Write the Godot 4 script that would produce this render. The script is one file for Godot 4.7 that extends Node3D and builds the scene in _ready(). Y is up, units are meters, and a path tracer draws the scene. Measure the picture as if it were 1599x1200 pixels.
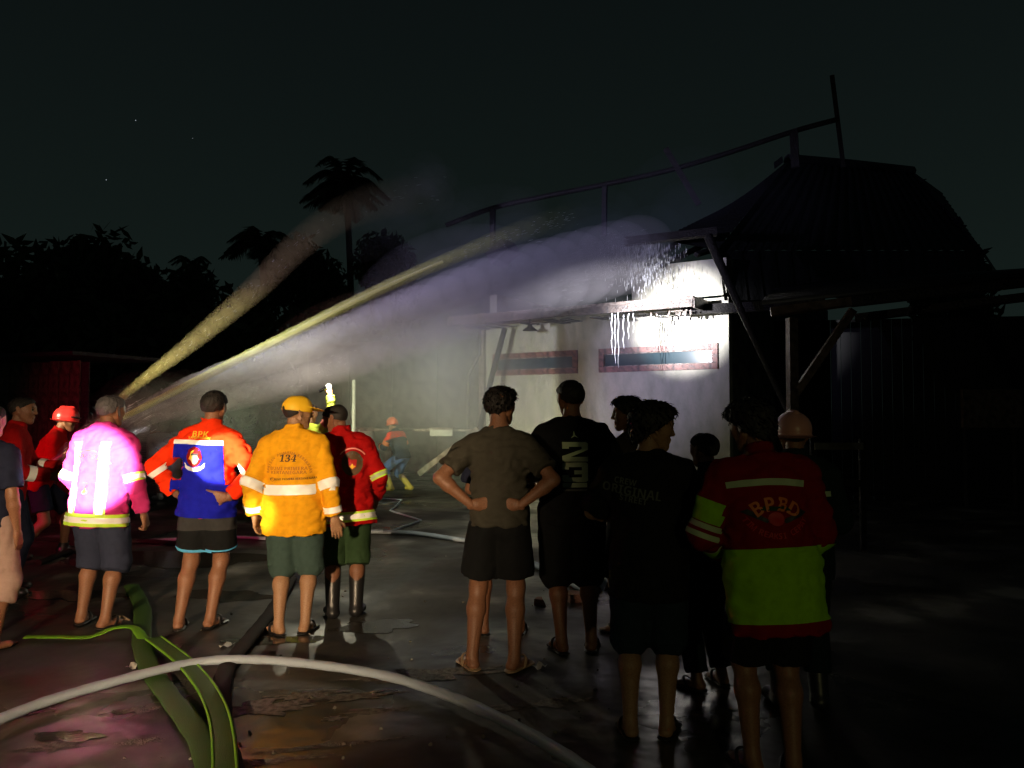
extends Node3D
# A house fire being put out at night: hose jets arc over a wet yard onto a burnt house, onlookers stand with their backs to the camera.

const EYE := 1.55          # camera height
const FOC := 1200.0        # focal length in pixels of a 1600 wide picture
var cam: Camera3D
var rng := RandomNumberGenerator.new()
var used := {}
var mats := {}
var tex := {}

# ------------------------------------------------------------------ naming and small builders
func numbered(n: String) -> String:
	used[n] = used.get(n, -1) + 1
	return n if used[n] == 0 else "%s_%03d" % [n, used[n]]

func tag(o: Node, label: String, category: String, group := "") -> Node:
	o.set_meta("label", label)
	o.set_meta("category", category)
	if group: o.set_meta("group", group)
	return o

func thing(called: String, label: String, category: String, at := Vector3.ZERO, turn := 0.0, group := "") -> Node3D:
	var o := Node3D.new()
	o.name = numbered(called)
	add_child(o)
	o.position = at
	o.rotation.y = turn
	tag(o, label, category, group)
	return o

func put(called: String, mesh: Mesh, m: Material, parent: Node, xf := Transform3D()) -> MeshInstance3D:
	var o := MeshInstance3D.new()
	o.name = called if parent != self else numbered(called)
	o.mesh = mesh
	o.material_override = m
	o.transform = xf
	parent.add_child(o, true)
	return o

func struct(o: Node) -> Node:
	o.set_meta("kind", "structure")
	return o

func lin(r: float, g: float, b: float) -> Color:
	return Color(r, g, b).linear_to_srgb()

func P(px: float, py: float, d: float) -> Vector3:      # the point d metres ahead that the camera sees at a pixel
	var v := cam.basis * Vector3((px - 800.0) / FOC, (600.0 - py) / FOC, -1.0)
	return cam.position + v * (d / -v.z)

func G(px: float, py: float, y := 0.0) -> Vector3:      # the ground there
	var v := cam.basis * Vector3((px - 800.0) / FOC, (600.0 - py) / FOC, -1.0)
	return cam.position + v * ((y - cam.position.y) / v.y)

func st_new() -> SurfaceTool:
	var st := SurfaceTool.new()
	st.begin(Mesh.PRIMITIVE_TRIANGLES)
	return st

func box(st: SurfaceTool, c: Vector3, s: Vector3, b := Basis()) -> void:
	var m := BoxMesh.new()
	m.size = s
	st.append_from(m, 0, Transform3D(b, c))

func box_mesh(s: Vector3) -> BoxMesh:
	var m := BoxMesh.new()
	m.size = s
	return m

func along(a: Vector3, b: Vector3) -> Basis:            # a basis whose y runs from a to b
	var y := (b - a).normalized()
	var x := y.cross(Vector3(0.13, 0.2, 1.0)).normalized()
	return Basis(x, y, x.cross(y))

func bar(st: SurfaceTool, a: Vector3, b: Vector3, w: float, t: float) -> void:
	box(st, (a + b) / 2, Vector3(w, a.distance_to(b), t), along(a, b))

func tube(st: SurfaceTool, pts: Array, rad: Array, sides := 10, flat := 1.0, capped := true) -> void:
	var base := []
	var n := pts.size()
	var ref := Vector3.UP
	if absf(((pts[n - 1] as Vector3) - (pts[0] as Vector3)).normalized().y) > 0.9: ref = Vector3(0, 0, 1)
	for i in n:
		var p: Vector3 = pts[i]
		var t: Vector3 = ((pts[mini(i + 1, n - 1)] as Vector3) - (pts[maxi(i - 1, 0)] as Vector3)).normalized()
		var x := t.cross(ref).normalized()
		var y := x.cross(t).normalized()
		var r: float = rad[mini(i, rad.size() - 1)]
		var ring := []
		for k in sides:
			var a := TAU * k / sides
			ring.append([p + x * cos(a) * r + y * sin(a) * r * flat, (x * cos(a) * flat + y * sin(a)).normalized()])
		base.append(ring)
	for i in n - 1:
		for k in sides:
			var k2 := (k + 1) % sides
			for q in [[i, k], [i, k2], [i + 1, k], [i, k2], [i + 1, k2], [i + 1, k]]:
				st.set_normal(base[q[0]][q[1]][1])
				st.add_vertex(base[q[0]][q[1]][0])
	if capped:
		for e in [0, n - 1]:
			var nn: Vector3 = ((pts[0] as Vector3) - (pts[1] as Vector3)).normalized() if e == 0 else ((pts[n - 1] as Vector3) - (pts[n - 2] as Vector3)).normalized()
			for k in sides:
				var q := [k, (k + 1) % sides] if e == 0 else [(k + 1) % sides, k]
				for v in [pts[e], base[e][q[1]][0], base[e][q[0]][0]]:
					st.set_normal(nn)
					st.add_vertex(v)

func smooth(pts: Array, n: int) -> Array:
	var c := Curve3D.new()
	c.bake_interval = 0.05
	for i in pts.size():
		var t: Vector3 = ((pts[mini(i + 1, pts.size() - 1)] as Vector3) - (pts[maxi(i - 1, 0)] as Vector3)) / 6.0
		c.add_point(pts[i], -t, t)
	var out := []
	var l := c.get_baked_length()
	for i in n + 1: out.append(c.sample_baked(l * i / n, true))
	return out

# ------------------------------------------------------------------ materials
func noise_tex(called: String, freq: float, oct: int, ramp: Array, normal := 0.0, size := 512, kind := FastNoiseLite.TYPE_SIMPLEX_SMOOTH) -> NoiseTexture2D:
	if tex.has(called): return tex[called]
	var f := FastNoiseLite.new()
	f.seed = hash(called) % 1000
	f.noise_type = kind
	f.frequency = freq
	f.fractal_octaves = oct
	var t := NoiseTexture2D.new()
	t.width = size
	t.height = size
	t.seamless = true
	t.noise = f
	if normal > 0.0:
		t.as_normal_map = true
		t.bump_strength = normal
	elif ramp.size():
		var g := Gradient.new()
		var o := PackedFloat32Array()
		var c := PackedColorArray()
		for r in ramp:
			o.append(r[0])
			c.append(r[1])
		g.offsets = o
		g.colors = c
		t.color_ramp = g
	tex[called] = t
	return t

func grey(v: float) -> Color: return Color(v, v, v)

func mat(called: String, c: Color, rough := 0.8, bump := "", scale := 1.0, depth := 0.0, world := false) -> StandardMaterial3D:
	if mats.has(called): return mats[called]
	var m := StandardMaterial3D.new()
	m.resource_name = called
	m.albedo_color = c
	m.roughness = rough
	if bump:
		m.uv1_triplanar = true
		m.uv1_world_triplanar = world
		m.uv1_scale = Vector3.ONE * scale
		m.heightmap_enabled = true
		m.heightmap_texture = tex[bump]
		m.heightmap_scale = depth
	mats[called] = m
	return m

func cloth(called: String, c: Color, rough := 0.85) -> StandardMaterial3D:
	if mats.has(called): return mats[called]
	var m := mat(called, c, rough, "weave", 5.0, 0.12)
	m.albedo_texture = tex.wear
	m.metallic_specular = 0.22
	return m

# ------------------------------------------------------------------ signed-distance bodies meshed with surface nets
var go := Vector3.ZERO
var gx := 0
var gy := 0
var gz := 0
var gh := 0.012
var gf := PackedFloat32Array()

func grid(lo: Vector3, hi: Vector3, h: float) -> void:
	go = lo
	gh = h
	gx = int(ceil((hi.x - lo.x) / h)) + 1
	gy = int(ceil((hi.y - lo.y) / h)) + 1
	gz = int(ceil((hi.z - lo.z) / h)) + 1
	gf = PackedFloat32Array()
	gf.resize(gx * gy * gz)
	gf.fill(1.0)

# adds (or with sub, carves) a tapered capsule; flat squeezes it along ax; clip ends it square at b
func cap(a: Vector3, b: Vector3, ra: float, rb: float, k := 0.03, flat := 1.0, ax := Vector3(0, 0, 1), clip := false, sub := false) -> void:
	var m := maxf(ra, rb) + k + 2.0 * gh
	var lo := (Vector3(minf(a.x, b.x), minf(a.y, b.y), minf(a.z, b.z)) - Vector3.ONE * m - go) / gh
	var hi := (Vector3(maxf(a.x, b.x), maxf(a.y, b.y), maxf(a.z, b.z)) + Vector3.ONE * m - go) / gh
	var x0 := maxi(0, int(lo.x)); var y0 := maxi(0, int(lo.y)); var z0 := maxi(0, int(lo.z))
	var x1 := mini(gx - 1, int(hi.x) + 1); var y1 := mini(gy - 1, int(hi.y) + 1); var z1 := mini(gz - 1, int(hi.z) + 1)
	var s := 1.0 / flat - 1.0
	var ba := b - a
	var dir := ba.normalized()
	ba += ax * (s * ba.dot(ax))
	var bb := maxf(ba.dot(ba), 1e-9)
	var inv := 1.0 / bb
	var dr := rb - ra
	var squeezed := flat < 0.999
	for z in range(z0, z1 + 1):
		for y in range(y0, y1 + 1):
			var i := (z * gy + y) * gx + x0
			var q := go + Vector3(x0, y, z) * gh - a
			for x in range(x0, x1 + 1):
				var p := q
				if squeezed: p += ax * (s * q.dot(ax))
				var t := clampf(p.dot(ba) * inv, 0.0, 1.0)
				var d := ((p - ba * t).length() - ra - dr * t) * flat
				if clip: d = maxf(d, (q + a - b).dot(dir))
				var f := gf[i]
				if sub:
					d = -d
					var h := maxf(k - absf(f - d), 0.0)
					gf[i] = maxf(f, d) + h * h * 0.25 / k
				elif d < f + k:
					var h := maxf(k - absf(f - d), 0.0)
					gf[i] = minf(f, d) - h * h * 0.25 / k
				i += 1
				q.x += gh

func cut(at: Vector3, n: Vector3) -> void:               # keeps what lies behind the plane
	var i := 0
	for z in gz:
		for y in gy:
			var q := go + Vector3(0, y, z) * gh - at
			for x in gx:
				gf[i] = maxf(gf[i], q.dot(n))
				i += 1
				q.x += gh

var folds := FastNoiseLite.new()
func wrinkle(amp: float, fx: float, fy: float, seed_: int) -> void:
	folds.seed = seed_
	folds.frequency = 1.0
	folds.fractal_octaves = 2
	var i := 0
	for z in gz:
		for y in gy:
			for x in gx:
				var f := gf[i]
				if f < 0.05 and f > -0.05:
					var p := go + Vector3(x, y, z) * gh
					gf[i] = f + amp * (0.3 - absf(folds.get_noise_3d(p.x * fx + p.y * 2.0, p.y * fy - p.x * 3.0, p.z * fx)) * 1.6)
				i += 1

func fs(p: Vector3) -> float:
	var q := (p - go) / gh
	var x := int(q.x); var y := int(q.y); var z := int(q.z)
	if q.x < 0 or q.y < 0 or q.z < 0 or x >= gx - 1 or y >= gy - 1 or z >= gz - 1: return 1.0
	q -= Vector3(x, y, z)
	var i := (z * gy + y) * gx + x
	var sz := gx * gy
	var a := lerpf(lerpf(gf[i], gf[i + 1], q.x), lerpf(gf[i + gx], gf[i + gx + 1], q.x), q.y)
	i += sz
	return lerpf(a, lerpf(lerpf(gf[i], gf[i + 1], q.x), lerpf(gf[i + gx], gf[i + gx + 1], q.x), q.y), q.z)

func slope(p: Vector3) -> Vector3:
	var e := gh
	return Vector3(fs(p + Vector3(e, 0, 0)) - fs(p - Vector3(e, 0, 0)), fs(p + Vector3(0, e, 0)) - fs(p - Vector3(0, e, 0)), fs(p + Vector3(0, 0, e)) - fs(p - Vector3(0, 0, e))).normalized()

func net() -> Array:                                     # [vertices, normals, indices]
	var vs := PackedVector3Array()
	var ns := PackedVector3Array()
	var ids := PackedInt32Array()
	var at := PackedInt32Array()
	at.resize(gf.size())
	at.fill(-1)
	var sz := gx * gy
	var near := gh * 2.2
	var cells := PackedInt32Array()
	var crn := [0, 1, gx, gx + 1, sz, sz + 1, sz + gx, sz + gx + 1]
	var off := [Vector3(0, 0, 0), Vector3(1, 0, 0), Vector3(0, 1, 0), Vector3(1, 1, 0), Vector3(0, 0, 1), Vector3(1, 0, 1), Vector3(0, 1, 1), Vector3(1, 1, 1)]
	var edges := [[0, 1], [2, 3], [4, 5], [6, 7], [0, 2], [1, 3], [4, 6], [5, 7], [0, 4], [1, 5], [2, 6], [3, 7]]
	for z in gz - 1:
		for y in gy - 1:
			var i := (z * gy + y) * gx
			for x in gx - 1:
				var f0 := gf[i]
				if f0 < near and f0 > -near:
					var f1 := gf[i + 1]; var f2 := gf[i + gx]; var f3 := gf[i + gx + 1]
					var f4 := gf[i + sz]; var f5 := gf[i + sz + 1]; var f6 := gf[i + sz + gx]; var f7 := gf[i + sz + gx + 1]
					var c := int(f0 < 0.0) + int(f1 < 0.0) + int(f2 < 0.0) + int(f3 < 0.0) + int(f4 < 0.0) + int(f5 < 0.0) + int(f6 < 0.0) + int(f7 < 0.0)
					if c > 0 and c < 8:
						var f := [f0, f1, f2, f3, f4, f5, f6, f7]
						var sum := Vector3.ZERO
						var cnt := 0
						for e in edges:
							var fa: float = f[e[0]]
							var fb: float = f[e[1]]
							if (fa < 0.0) != (fb < 0.0):
								sum += (off[e[0]] as Vector3).lerp(off[e[1]], fa / (fa - fb))
								cnt += 1
						at[i] = vs.size()
						vs.append(go + (Vector3(x, y, z) + sum / cnt) * gh)
						ns.append(Vector3(f1 + f3 + f5 + f7 - f0 - f2 - f4 - f6, f2 + f3 + f6 + f7 - f0 - f1 - f4 - f5, f4 + f5 + f6 + f7 - f0 - f1 - f2 - f3).normalized())
						cells.append(i)
				i += 1
	var steps := [1, gx, sz]
	for i in cells:
		var fa := gf[i] < 0.0
		for a in 3:
			if (gf[i + steps[a]] < 0.0) == fa: continue
			var u: int = steps[(a + 1) % 3]
			var v: int = steps[(a + 2) % 3]
			if i - u - v < 0: continue
			var q0 := at[i]; var q1 := at[i - u]; var q2 := at[i - u - v]; var q3 := at[i - v]
			if q0 < 0 or q1 < 0 or q2 < 0 or q3 < 0: continue
			if fa:
				ids.append_array([q0, q2, q1, q0, q3, q2])
			else:
				ids.append_array([q0, q1, q2, q0, q2, q3])
	if ids.size() >= 3:                                   # front faces run clockwise
		var votes := 0
		for t in range(0, mini(ids.size(), 300), 3):
			var nn := (vs[ids[t + 2]] - vs[ids[t]]).cross(vs[ids[t + 1]] - vs[ids[t]])
			votes += 1 if nn.dot(ns[ids[t]]) > 0.0 else -1
		if votes < 0:
			for t in range(0, ids.size(), 3):
				var w := ids[t + 1]
				ids[t + 1] = ids[t + 2]
				ids[t + 2] = w
	return [vs, ns, ids]

func join(into: Array, more: Array, xf: Transform3D) -> void:
	var n: int = into[0].size()
	var flip := xf.basis.determinant() < 0.0
	var v: PackedVector3Array = into[0]
	var m: PackedVector3Array = into[1]
	var k: PackedInt32Array = into[2]
	v.append_array(xf * (more[0] as PackedVector3Array))
	var nb := Transform3D(xf.basis, Vector3.ZERO)
	for q in (nb * (more[1] as PackedVector3Array)): m.append(q.normalized())
	var src: PackedInt32Array = more[2]
	for t in range(0, src.size(), 3):
		k.append(src[t] + n)
		k.append((src[t + 2] if flip else src[t + 1]) + n)
		k.append((src[t + 1] if flip else src[t + 2]) + n)
	into[0] = v; into[1] = m; into[2] = k

func mesh_of(a: Array) -> ArrayMesh:
	var arr := []
	arr.resize(Mesh.ARRAY_MAX)
	arr[Mesh.ARRAY_VERTEX] = a[0]
	arr[Mesh.ARRAY_NORMAL] = a[1]
	arr[Mesh.ARRAY_INDEX] = a[2]
	var m := ArrayMesh.new()
	if a[0].size() and a[2].size(): m.add_surface_from_arrays(Mesh.PRIMITIVE_TRIANGLES, arr)
	return m

# ------------------------------------------------------------------ prints, tapes and panels laid on the garment that the grid holds
func hit_back(x: float, y: float, z0 := 0.35) -> float:  # where the back of the garment is, looking along -z
	var z := z0
	var last := fs(Vector3(x, y, z))
	while z > -0.35:
		z -= 0.006
		var f := fs(Vector3(x, y, z))
		if f < 0.0: return z + 0.006 * (-f) / maxf(last - f, 1e-6)
		last = f
	return -9.0

func stamp(vs: PackedVector3Array, idx: PackedInt32Array, off := 0.004) -> Array:
	var out := PackedVector3Array()
	var nn := PackedVector3Array()
	var ids := PackedInt32Array()
	for v in vs:
		var z := hit_back(v.x, v.y)
		var p := Vector3(v.x, v.y, z)
		out.append(p + Vector3(0, 0, off))
		var s := slope(p) if z > -5.0 else Vector3.BACK
		nn.append(s if s.z > 0.2 else Vector3.BACK)
	for t in range(0, idx.size(), 3):
		var a := out[idx[t]]; var b := out[idx[t + 1]]; var c := out[idx[t + 2]]
		if minf(a.z, minf(b.z, c.z)) > -5.0 and maxf(a.z, maxf(b.z, c.z)) - minf(a.z, minf(b.z, c.z)) < 0.09:
			if (c - a).cross(b - a).z > 0.0: ids.append_array([idx[t], idx[t + 1], idx[t + 2]])
			else: ids.append_array([idx[t], idx[t + 2], idx[t + 1]])
	return [out, nn, ids]

func patch(poly: PackedVector2Array, step: float, off := 0.003) -> Array:   # an outline on the back, filled with a fine grid
	var lo := poly[0]
	var hi := poly[0]
	for p in poly:
		lo = lo.min(p)
		hi = hi.max(p)
	var nx := maxi(1, int(ceil((hi.x - lo.x) / step)))
	var ny := maxi(1, int(ceil((hi.y - lo.y) / step)))
	var vs := PackedVector3Array()
	var idx := PackedInt32Array()
	var d := Vector2((hi.x - lo.x) / nx, (hi.y - lo.y) / ny)
	for j in ny:
		for i in nx:
			var c := lo + Vector2(i, j) * d
			for part in Geometry2D.intersect_polygons(poly, PackedVector2Array([c, c + Vector2(d.x, 0), c + d, c + Vector2(0, d.y)])):
				var tri := Geometry2D.triangulate_polygon(part)
				var n := vs.size()
				for q in part: vs.append(Vector3(q.x, q.y, 0))
				for t in tri: idx.append(n + t)
	return stamp(vs, idx, off)

func disc(c: Vector2, rx: float, ry: float, n := 24) -> PackedVector2Array:
	var out := PackedVector2Array()
	for i in n: out.append(c + Vector2(cos(TAU * i / n) * rx, sin(TAU * i / n) * ry))
	return out

func arc_strip(c: Vector2, r0: float, r1: float, a0: float, a1: float, n := 16) -> PackedVector2Array:
	var out := PackedVector2Array()
	for i in n + 1: out.append(c + Vector2.from_angle(lerpf(a0, a1, float(i) / n)) * r1)
	for i in n + 1: out.append(c + Vector2.from_angle(lerpf(a1, a0, float(i) / n)) * r0)
	return out

func glyphs(text: String, size: float, bold := false, serif := false) -> Array:
	var t := TextMesh.new()
	var f := SystemFont.new()
	f.font_names = PackedStringArray(["Droid Serif" if serif else "Droid Sans"])
	f.font_weight = 700 if bold else 400
	t.font = f
	t.font_size = 64
	t.pixel_size = size / 46.0
	t.depth = 0.0
	t.text = text
	if t.get_surface_count() == 0: return [PackedVector3Array(), PackedInt32Array()]
	var a := t.surface_get_arrays(0)
	var idx = a[Mesh.ARRAY_INDEX]
	return [a[Mesh.ARRAY_VERTEX], idx if idx != null else PackedInt32Array(range(a[Mesh.ARRAY_VERTEX].size()))]

func text_on_back(text: String, c: Vector2, size: float, tilt := 0.0, wide := 1.0, bold := true, off := 0.005, slant := 0.0, serif := false) -> Array:
	var g := glyphs(text, size, bold, serif)
	var vs := PackedVector3Array()
	for v in g[0]:
		var q := Vector2(v.x * wide + v.y * slant, v.y).rotated(tilt) + c
		vs.append(Vector3(q.x, q.y, 0))
	return stamp(vs, g[1], off)

func arc_text(text: String, c: Vector2, r: float, spread: float, size: float, under := false, off := 0.005) -> Array:
	var all := [PackedVector3Array(), PackedVector3Array(), PackedInt32Array()]
	for i in text.length():
		if text[i] == " ": continue
		var a := (float(i) / (text.length() - 1) - 0.5) * spread
		var q := c + (Vector2(sin(a), -cos(a)) if under else Vector2(sin(a), cos(a))) * r
		join(all, text_on_back(text[i], q, size, a if under else -a, 1.0, true, off), Transform3D())
	return all

# a tape round the axis a-b, between the shares t0 and t1 of it, from angle g0 to g1 (0 = +z, the back; PI/2 = +x)
func band(a: Vector3, b: Vector3, t0: float, t1: float, g0 := -PI, g1 := PI, off := 0.004, rows := 3, cols := 40, reach := 0.34, skirt := 0.0) -> Array:
	var y := (b - a).normalized()
	var z := (Vector3(0, 0, 1) - y * y.z).normalized()
	if absf(y.z) > 0.9: z = (Vector3(0, 1, 0) - y * y.y).normalized()
	var x := y.cross(z)
	var vs := PackedVector3Array()
	var ns := PackedVector3Array()
	var ids := PackedInt32Array()
	var good := []
	for j in rows + 1:
		for i in cols + 1:
			var g := lerpf(g0, g1, float(i) / cols)
			var d := x * sin(g) + z * cos(g)
			var o := a.lerp(b, lerpf(t0, t1, float(j) / rows))
			var r := 0.0
			var f := fs(o)
			while f < 0.0 and r < reach:
				r += maxf(0.004, -f * 0.6)
				f = fs(o + d * r)
			for k in 3:
				r -= f * 0.8
				f = fs(o + d * r)
			vs.append(o + d * (r + off))
			ns.append(slope(o + d * r))
			good.append(r > 0.01 and r < reach - 0.01)
	var w := cols + 1
	for j in rows:
		for i in cols:
			var q := j * w + i
			if not (good[q] and good[q + 1] and good[q + w] and good[q + w + 1]): continue
			if vs[q].distance_to(vs[q + 1]) > 0.08 or vs[q + w].distance_to(vs[q + w + 1]) > 0.08: continue
			for t in [[q, q + 1, q + w], [q + 1, q + w + 1, q + w]]:
				var nn: Vector3 = (vs[t[2]] - vs[t[0]]).cross(vs[t[1]] - vs[t[0]])
				if nn.dot(ns[t[0]]) > 0.0: ids.append_array(t)
				else: ids.append_array([t[0], t[2], t[1]])
	if skirt > 0.0:                                       # hangs on below the lower edge
		var n := vs.size()
		for i in w:
			vs.append(vs[i] - y * skirt)
			ns.append(ns[i])
		for i in cols:
			if not (good[i] and good[i + 1]) or vs[i].distance_to(vs[i + 1]) > 0.08: continue
			for t in [[i, i + 1, n + i], [i + 1, n + i + 1, n + i]]:
				var nn: Vector3 = (vs[t[2]] - vs[t[0]]).cross(vs[t[1]] - vs[t[0]])
				if nn.dot(ns[t[0]]) > 0.0: ids.append_array(t)
				else: ids.append_array([t[0], t[2], t[1]])
	return [vs, ns, ids]

# ------------------------------------------------------------------ people
var shapes := {}           # heads, hands and hair, made once each and reused

func ik(a: Vector3, b: Vector3, l1: float, l2: float, pole: Vector3) -> Vector3:
	var d := b - a
	var l := minf(d.length(), (l1 + l2) * 0.999)
	var u := d.normalized()
	var c := (l1 * l1 - l2 * l2 + l * l) / (2.0 * l)
	var h := sqrt(maxf(l1 * l1 - c * c, 0.0))
	var w := (pole - u * pole.dot(u)).normalized()
	return a + u * c + w * h

func head_shape() -> Array:
	if shapes.has("head"): return shapes.head
	grid(Vector3(-.12, -.14, -.14), Vector3(.12, .15, .13), 0.004)
	var X := Vector3.RIGHT
	cap(Vector3(0, .03, -.018), Vector3(0, .028, .026), .078, .080, .02, .93, X)
	cap(Vector3(0, .0, -.035), Vector3(0, -.07, -.045), .060, .040, .03)
	for s in [-1, 1]:
		cap(Vector3(s * .042, -.04, -.006), Vector3(s * .012, -.088, -.058), .028, .02, .025)
		cap(Vector3(s * .036, -.012, -.056), Vector3(s * .03, -.03, -.05), .026, .022, .02)
		cap(Vector3(s * .012, .034, -.084), Vector3(s * .04, .032, -.068), .012, .012, .014)
		cap(Vector3(s * .031, .012, -.092), Vector3(s * .031, .011, -.092), .015, .015, .012, 1.0, X, false, true)
	cap(Vector3(0, -.092, -.062), Vector3(0, -.09, -.06), .019, .019, .02)
	cap(Vector3(0, .024, -.084), Vector3(0, -.02, -.105), .008, .012, .012)
	for s in [-1, 1]: cap(Vector3(s * .011, -.024, -.094), Vector3(s * .012, -.023, -.090), .009, .009, .008)
	cap(Vector3(-.018, -.050, -.085), Vector3(.018, -.050, -.085), .008, .008, .006)
	cap(Vector3(-.014, -.062, -.083), Vector3(.014, -.062, -.083), .009, .009, .006)
	cap(Vector3(-.018, -.0562, -.094), Vector3(.018, -.0562, -.094), .0028, .0028, .003, 1.0, X, false, true)
	for s in [-1, 1]:
		cap(Vector3(s * .079, .018, .012), Vector3(s * .076, -.02, .002), .021, .015, .008, .38, Vector3(s * .9, 0, -.43).normalized())
		cap(Vector3(s * .088, .010, .006), Vector3(s * .086, -.008, .004), .009, .008, .004, .6, X, false, true)
	shapes.head = net()
	return shapes.head

# right hand: wrist at the origin, fingers along -y, palm facing -x, thumb on the -z side
func hand_shape(how: String) -> Array:
	if shapes.has("hand" + how): return shapes["hand" + how]
	grid(Vector3(-.10, -.22, -.11), Vector3(.06, .04, .08), 0.0035)
	var X := Vector3.RIGHT
	var curl: float = {"slack": .32, "flat": .08, "grip": 1.05}[how]
	var fan: float = {"slack": .02, "flat": .16, "grip": .0}[how]
	cap(Vector3(0, .02, 0), Vector3(0, -.02, 0), .027, .03, .01, .75, X)
	var zs := [-.030, -.010, .010, .029]
	var len := [.072, .080, .074, .058]
	for i in 4:
		var k := Vector3(0, -.088 + absf(i - 1.2) * .004, zs[i])
		cap(Vector3(0, -.015, zs[i] * .5), k, .018, .0125, .012, .85, X)
		var p := k
		var a := curl * .6
		var side := (i - 1.5) * fan
		for j in 3:
			var l: float = len[i] * [.44, .31, .25][j]
			var d := Vector3(-sin(a), -cos(a), 0)
			d = (d + Vector3(0, 0, side)).normalized()
			var q := p + d * l
			cap(p, q, .0098 - j * .0008, .0092 - j * .0010, .004)
			p = q
			a += curl * [1.0, .75, .5][j]
	var t0 := Vector3(-.008, -.028, -.022)
	var t1 := t0 + (Vector3(-.014, -.030, -.036) if how != "flat" else Vector3(-.004, -.022, -.044))
	var t2 := t1 + (Vector3(-.012, -.032, -.008) if how != "flat" else Vector3(-.002, -.02, -.026))
	if how == "grip": t2 = t1 + Vector3(-.024, -.020, .012)
	cap(t0, t1, .016, .012, .012)
	cap(t1, t2, .0115, .009, .004)
	shapes["hand" + how] = net()
	return shapes["hand" + how]

func hair_shape(style: String) -> Array:
	if shapes.has("hair" + style): return shapes["hair" + style]
	grid(Vector3(-.15, -.13, -.17), Vector3(.15, .18, .16), 0.0055)
	var X := Vector3.RIGHT
	var big: float = {"short": .008, "messy": .016, "buzz": .003, "puffy": .022, "crop": .010}[style]
	cap(Vector3(0, .032, -.020), Vector3(0, .030, .028), .079 + big, .081 + big, .02, .94, X)
	if style == "puffy":
		cap(Vector3(0, -.03, .045), Vector3(0, .03, .04), .062 + big, .07 + big, .03)
		cap(Vector3(0, .055, -.028), Vector3(0, .06, .02), .062 + big, .06 + big, .03)
	if style == "messy":
		cap(Vector3(-.03, .088, -.055), Vector3(.04, .083, -.065), .024, .022, .03)
	if style == "crop":
		cap(Vector3(-.02, .075, -.03), Vector3(.02, .075, .02), .045, .045, .03)
	var n := Vector3(0, -1, -.62).normalized()
	if style == "messy": n = Vector3(0, -1, -.78).normalized()
	if style == "puffy": n = Vector3(0, -1, -.85).normalized()
	cut(Vector3(0, {"buzz": .01, "puffy": -.004}.get(style, .018), 0), n)
	var f := FastNoiseLite.new()
	f.seed = 5
	f.frequency = 30.0 if style != "puffy" else 22.0
	var amp: float = {"short": .006, "messy": .011, "buzz": .0015, "puffy": .012, "crop": .007}[style]
	var i := 0
	for z in gz:
		for y in gy:
			for x in gx:
				var p := go + Vector3(x, y, z) * gh
				if absf(gf[i]) < .03: gf[i] += amp * f.get_noise_3d(p.x, p.y * .5, p.z)
				i += 1
	var a := net()
	if style != "buzz":                                   # loose strands and locks that break the outline
		var r := RandomNumberGenerator.new()
		r.seed = hash(style)
		var vs: PackedVector3Array = a[0]
		var ns: PackedVector3Array = a[1]
		var ids: PackedInt32Array = a[2]
		var cnt := vs.size()
		var most: float = {"short": .007, "messy": .026, "puffy": .032, "crop": .009}[style]
		for q in 900:
			var s := r.randi() % cnt
			var nn := ns[s]
			if nn.y < -.5: continue
			var along_ := (Vector3(nn.z * .7 + r.randf_range(-.5, .5), -0.8, -nn.x * .7 + r.randf_range(-.5, .5)))
			along_ = (along_ - nn * along_.dot(nn)).normalized()
			var d := (along_ + nn * r.randf_range(.05, .55)).normalized()
			var w := d.cross(nn).normalized() * r.randf_range(.0012, .004)
			var l := r.randf_range(.4, 1.0) * most
			var b := vs.size()
			var o := vs[s] - nn * .003
			for v in [o - w, o + w, o + nn * .004 + d * l * .55, o + d * l + along_ * l * .25]:
				vs.append(v)
				ns.append(nn)
			ids.append_array([b, b + 1, b + 2, b + 1, b + 3, b + 2, b, b + 2, b + 3])
		a = [vs, ns, ids]
	shapes["hair" + style] = a
	return a

func cap_hat() -> Array:
	if shapes.has("cap"): return shapes["cap"]
	grid(Vector3(-.15, -.08, -.26), Vector3(.15, .18, .15), 0.005)
	cap(Vector3(0, .035, -.015), Vector3(0, .03, .022), .094, .096, .02, .94, Vector3.RIGHT)
	cut(Vector3(0, .012, 0), Vector3(0, -1, .08).normalized())
	cap(Vector3(0, -.02, .0), Vector3(0, -.02, .01), .07, .07, .01, 1.0, Vector3.UP, false, true)
	cap(Vector3(-.03, .036, -.12), Vector3(.03, .036, -.12), .075, .075, .006, .07, Vector3(0, 1, -.22).normalized())
	# the opening above the strap at the back
	cap(Vector3(0, .02, .10), Vector3(0, .02, .14), .03, .03, .004, 1.0, Vector3.UP, false, true)
	shapes["cap"] = net()
	return shapes["cap"]

func helmet_shape() -> Array:
	if shapes.has("helmet"): return shapes["helmet"]
	grid(Vector3(-.17, -.10, -.2), Vector3(.17, .2, .2), 0.006)
	cap(Vector3(0, .04, -.02), Vector3(0, .035, .025), .108, .108, .02, .93, Vector3.RIGHT)
	cap(Vector3(0, .14, -.05), Vector3(0, .135, .06), .018, .016, .02)
	cut(Vector3(0, -.015, 0), Vector3(0, -1, 0))
	cap(Vector3(0, -.005, -.03), Vector3(0, -.005, .035), .128, .126, .012, .07, Vector3.UP)
	cap(Vector3(0, -.05, .0), Vector3(0, -.02, .0), .088, .088, .01, 1.0, Vector3.UP, false, true)
	shapes["helmet"] = net()
	return shapes["helmet"]

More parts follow.
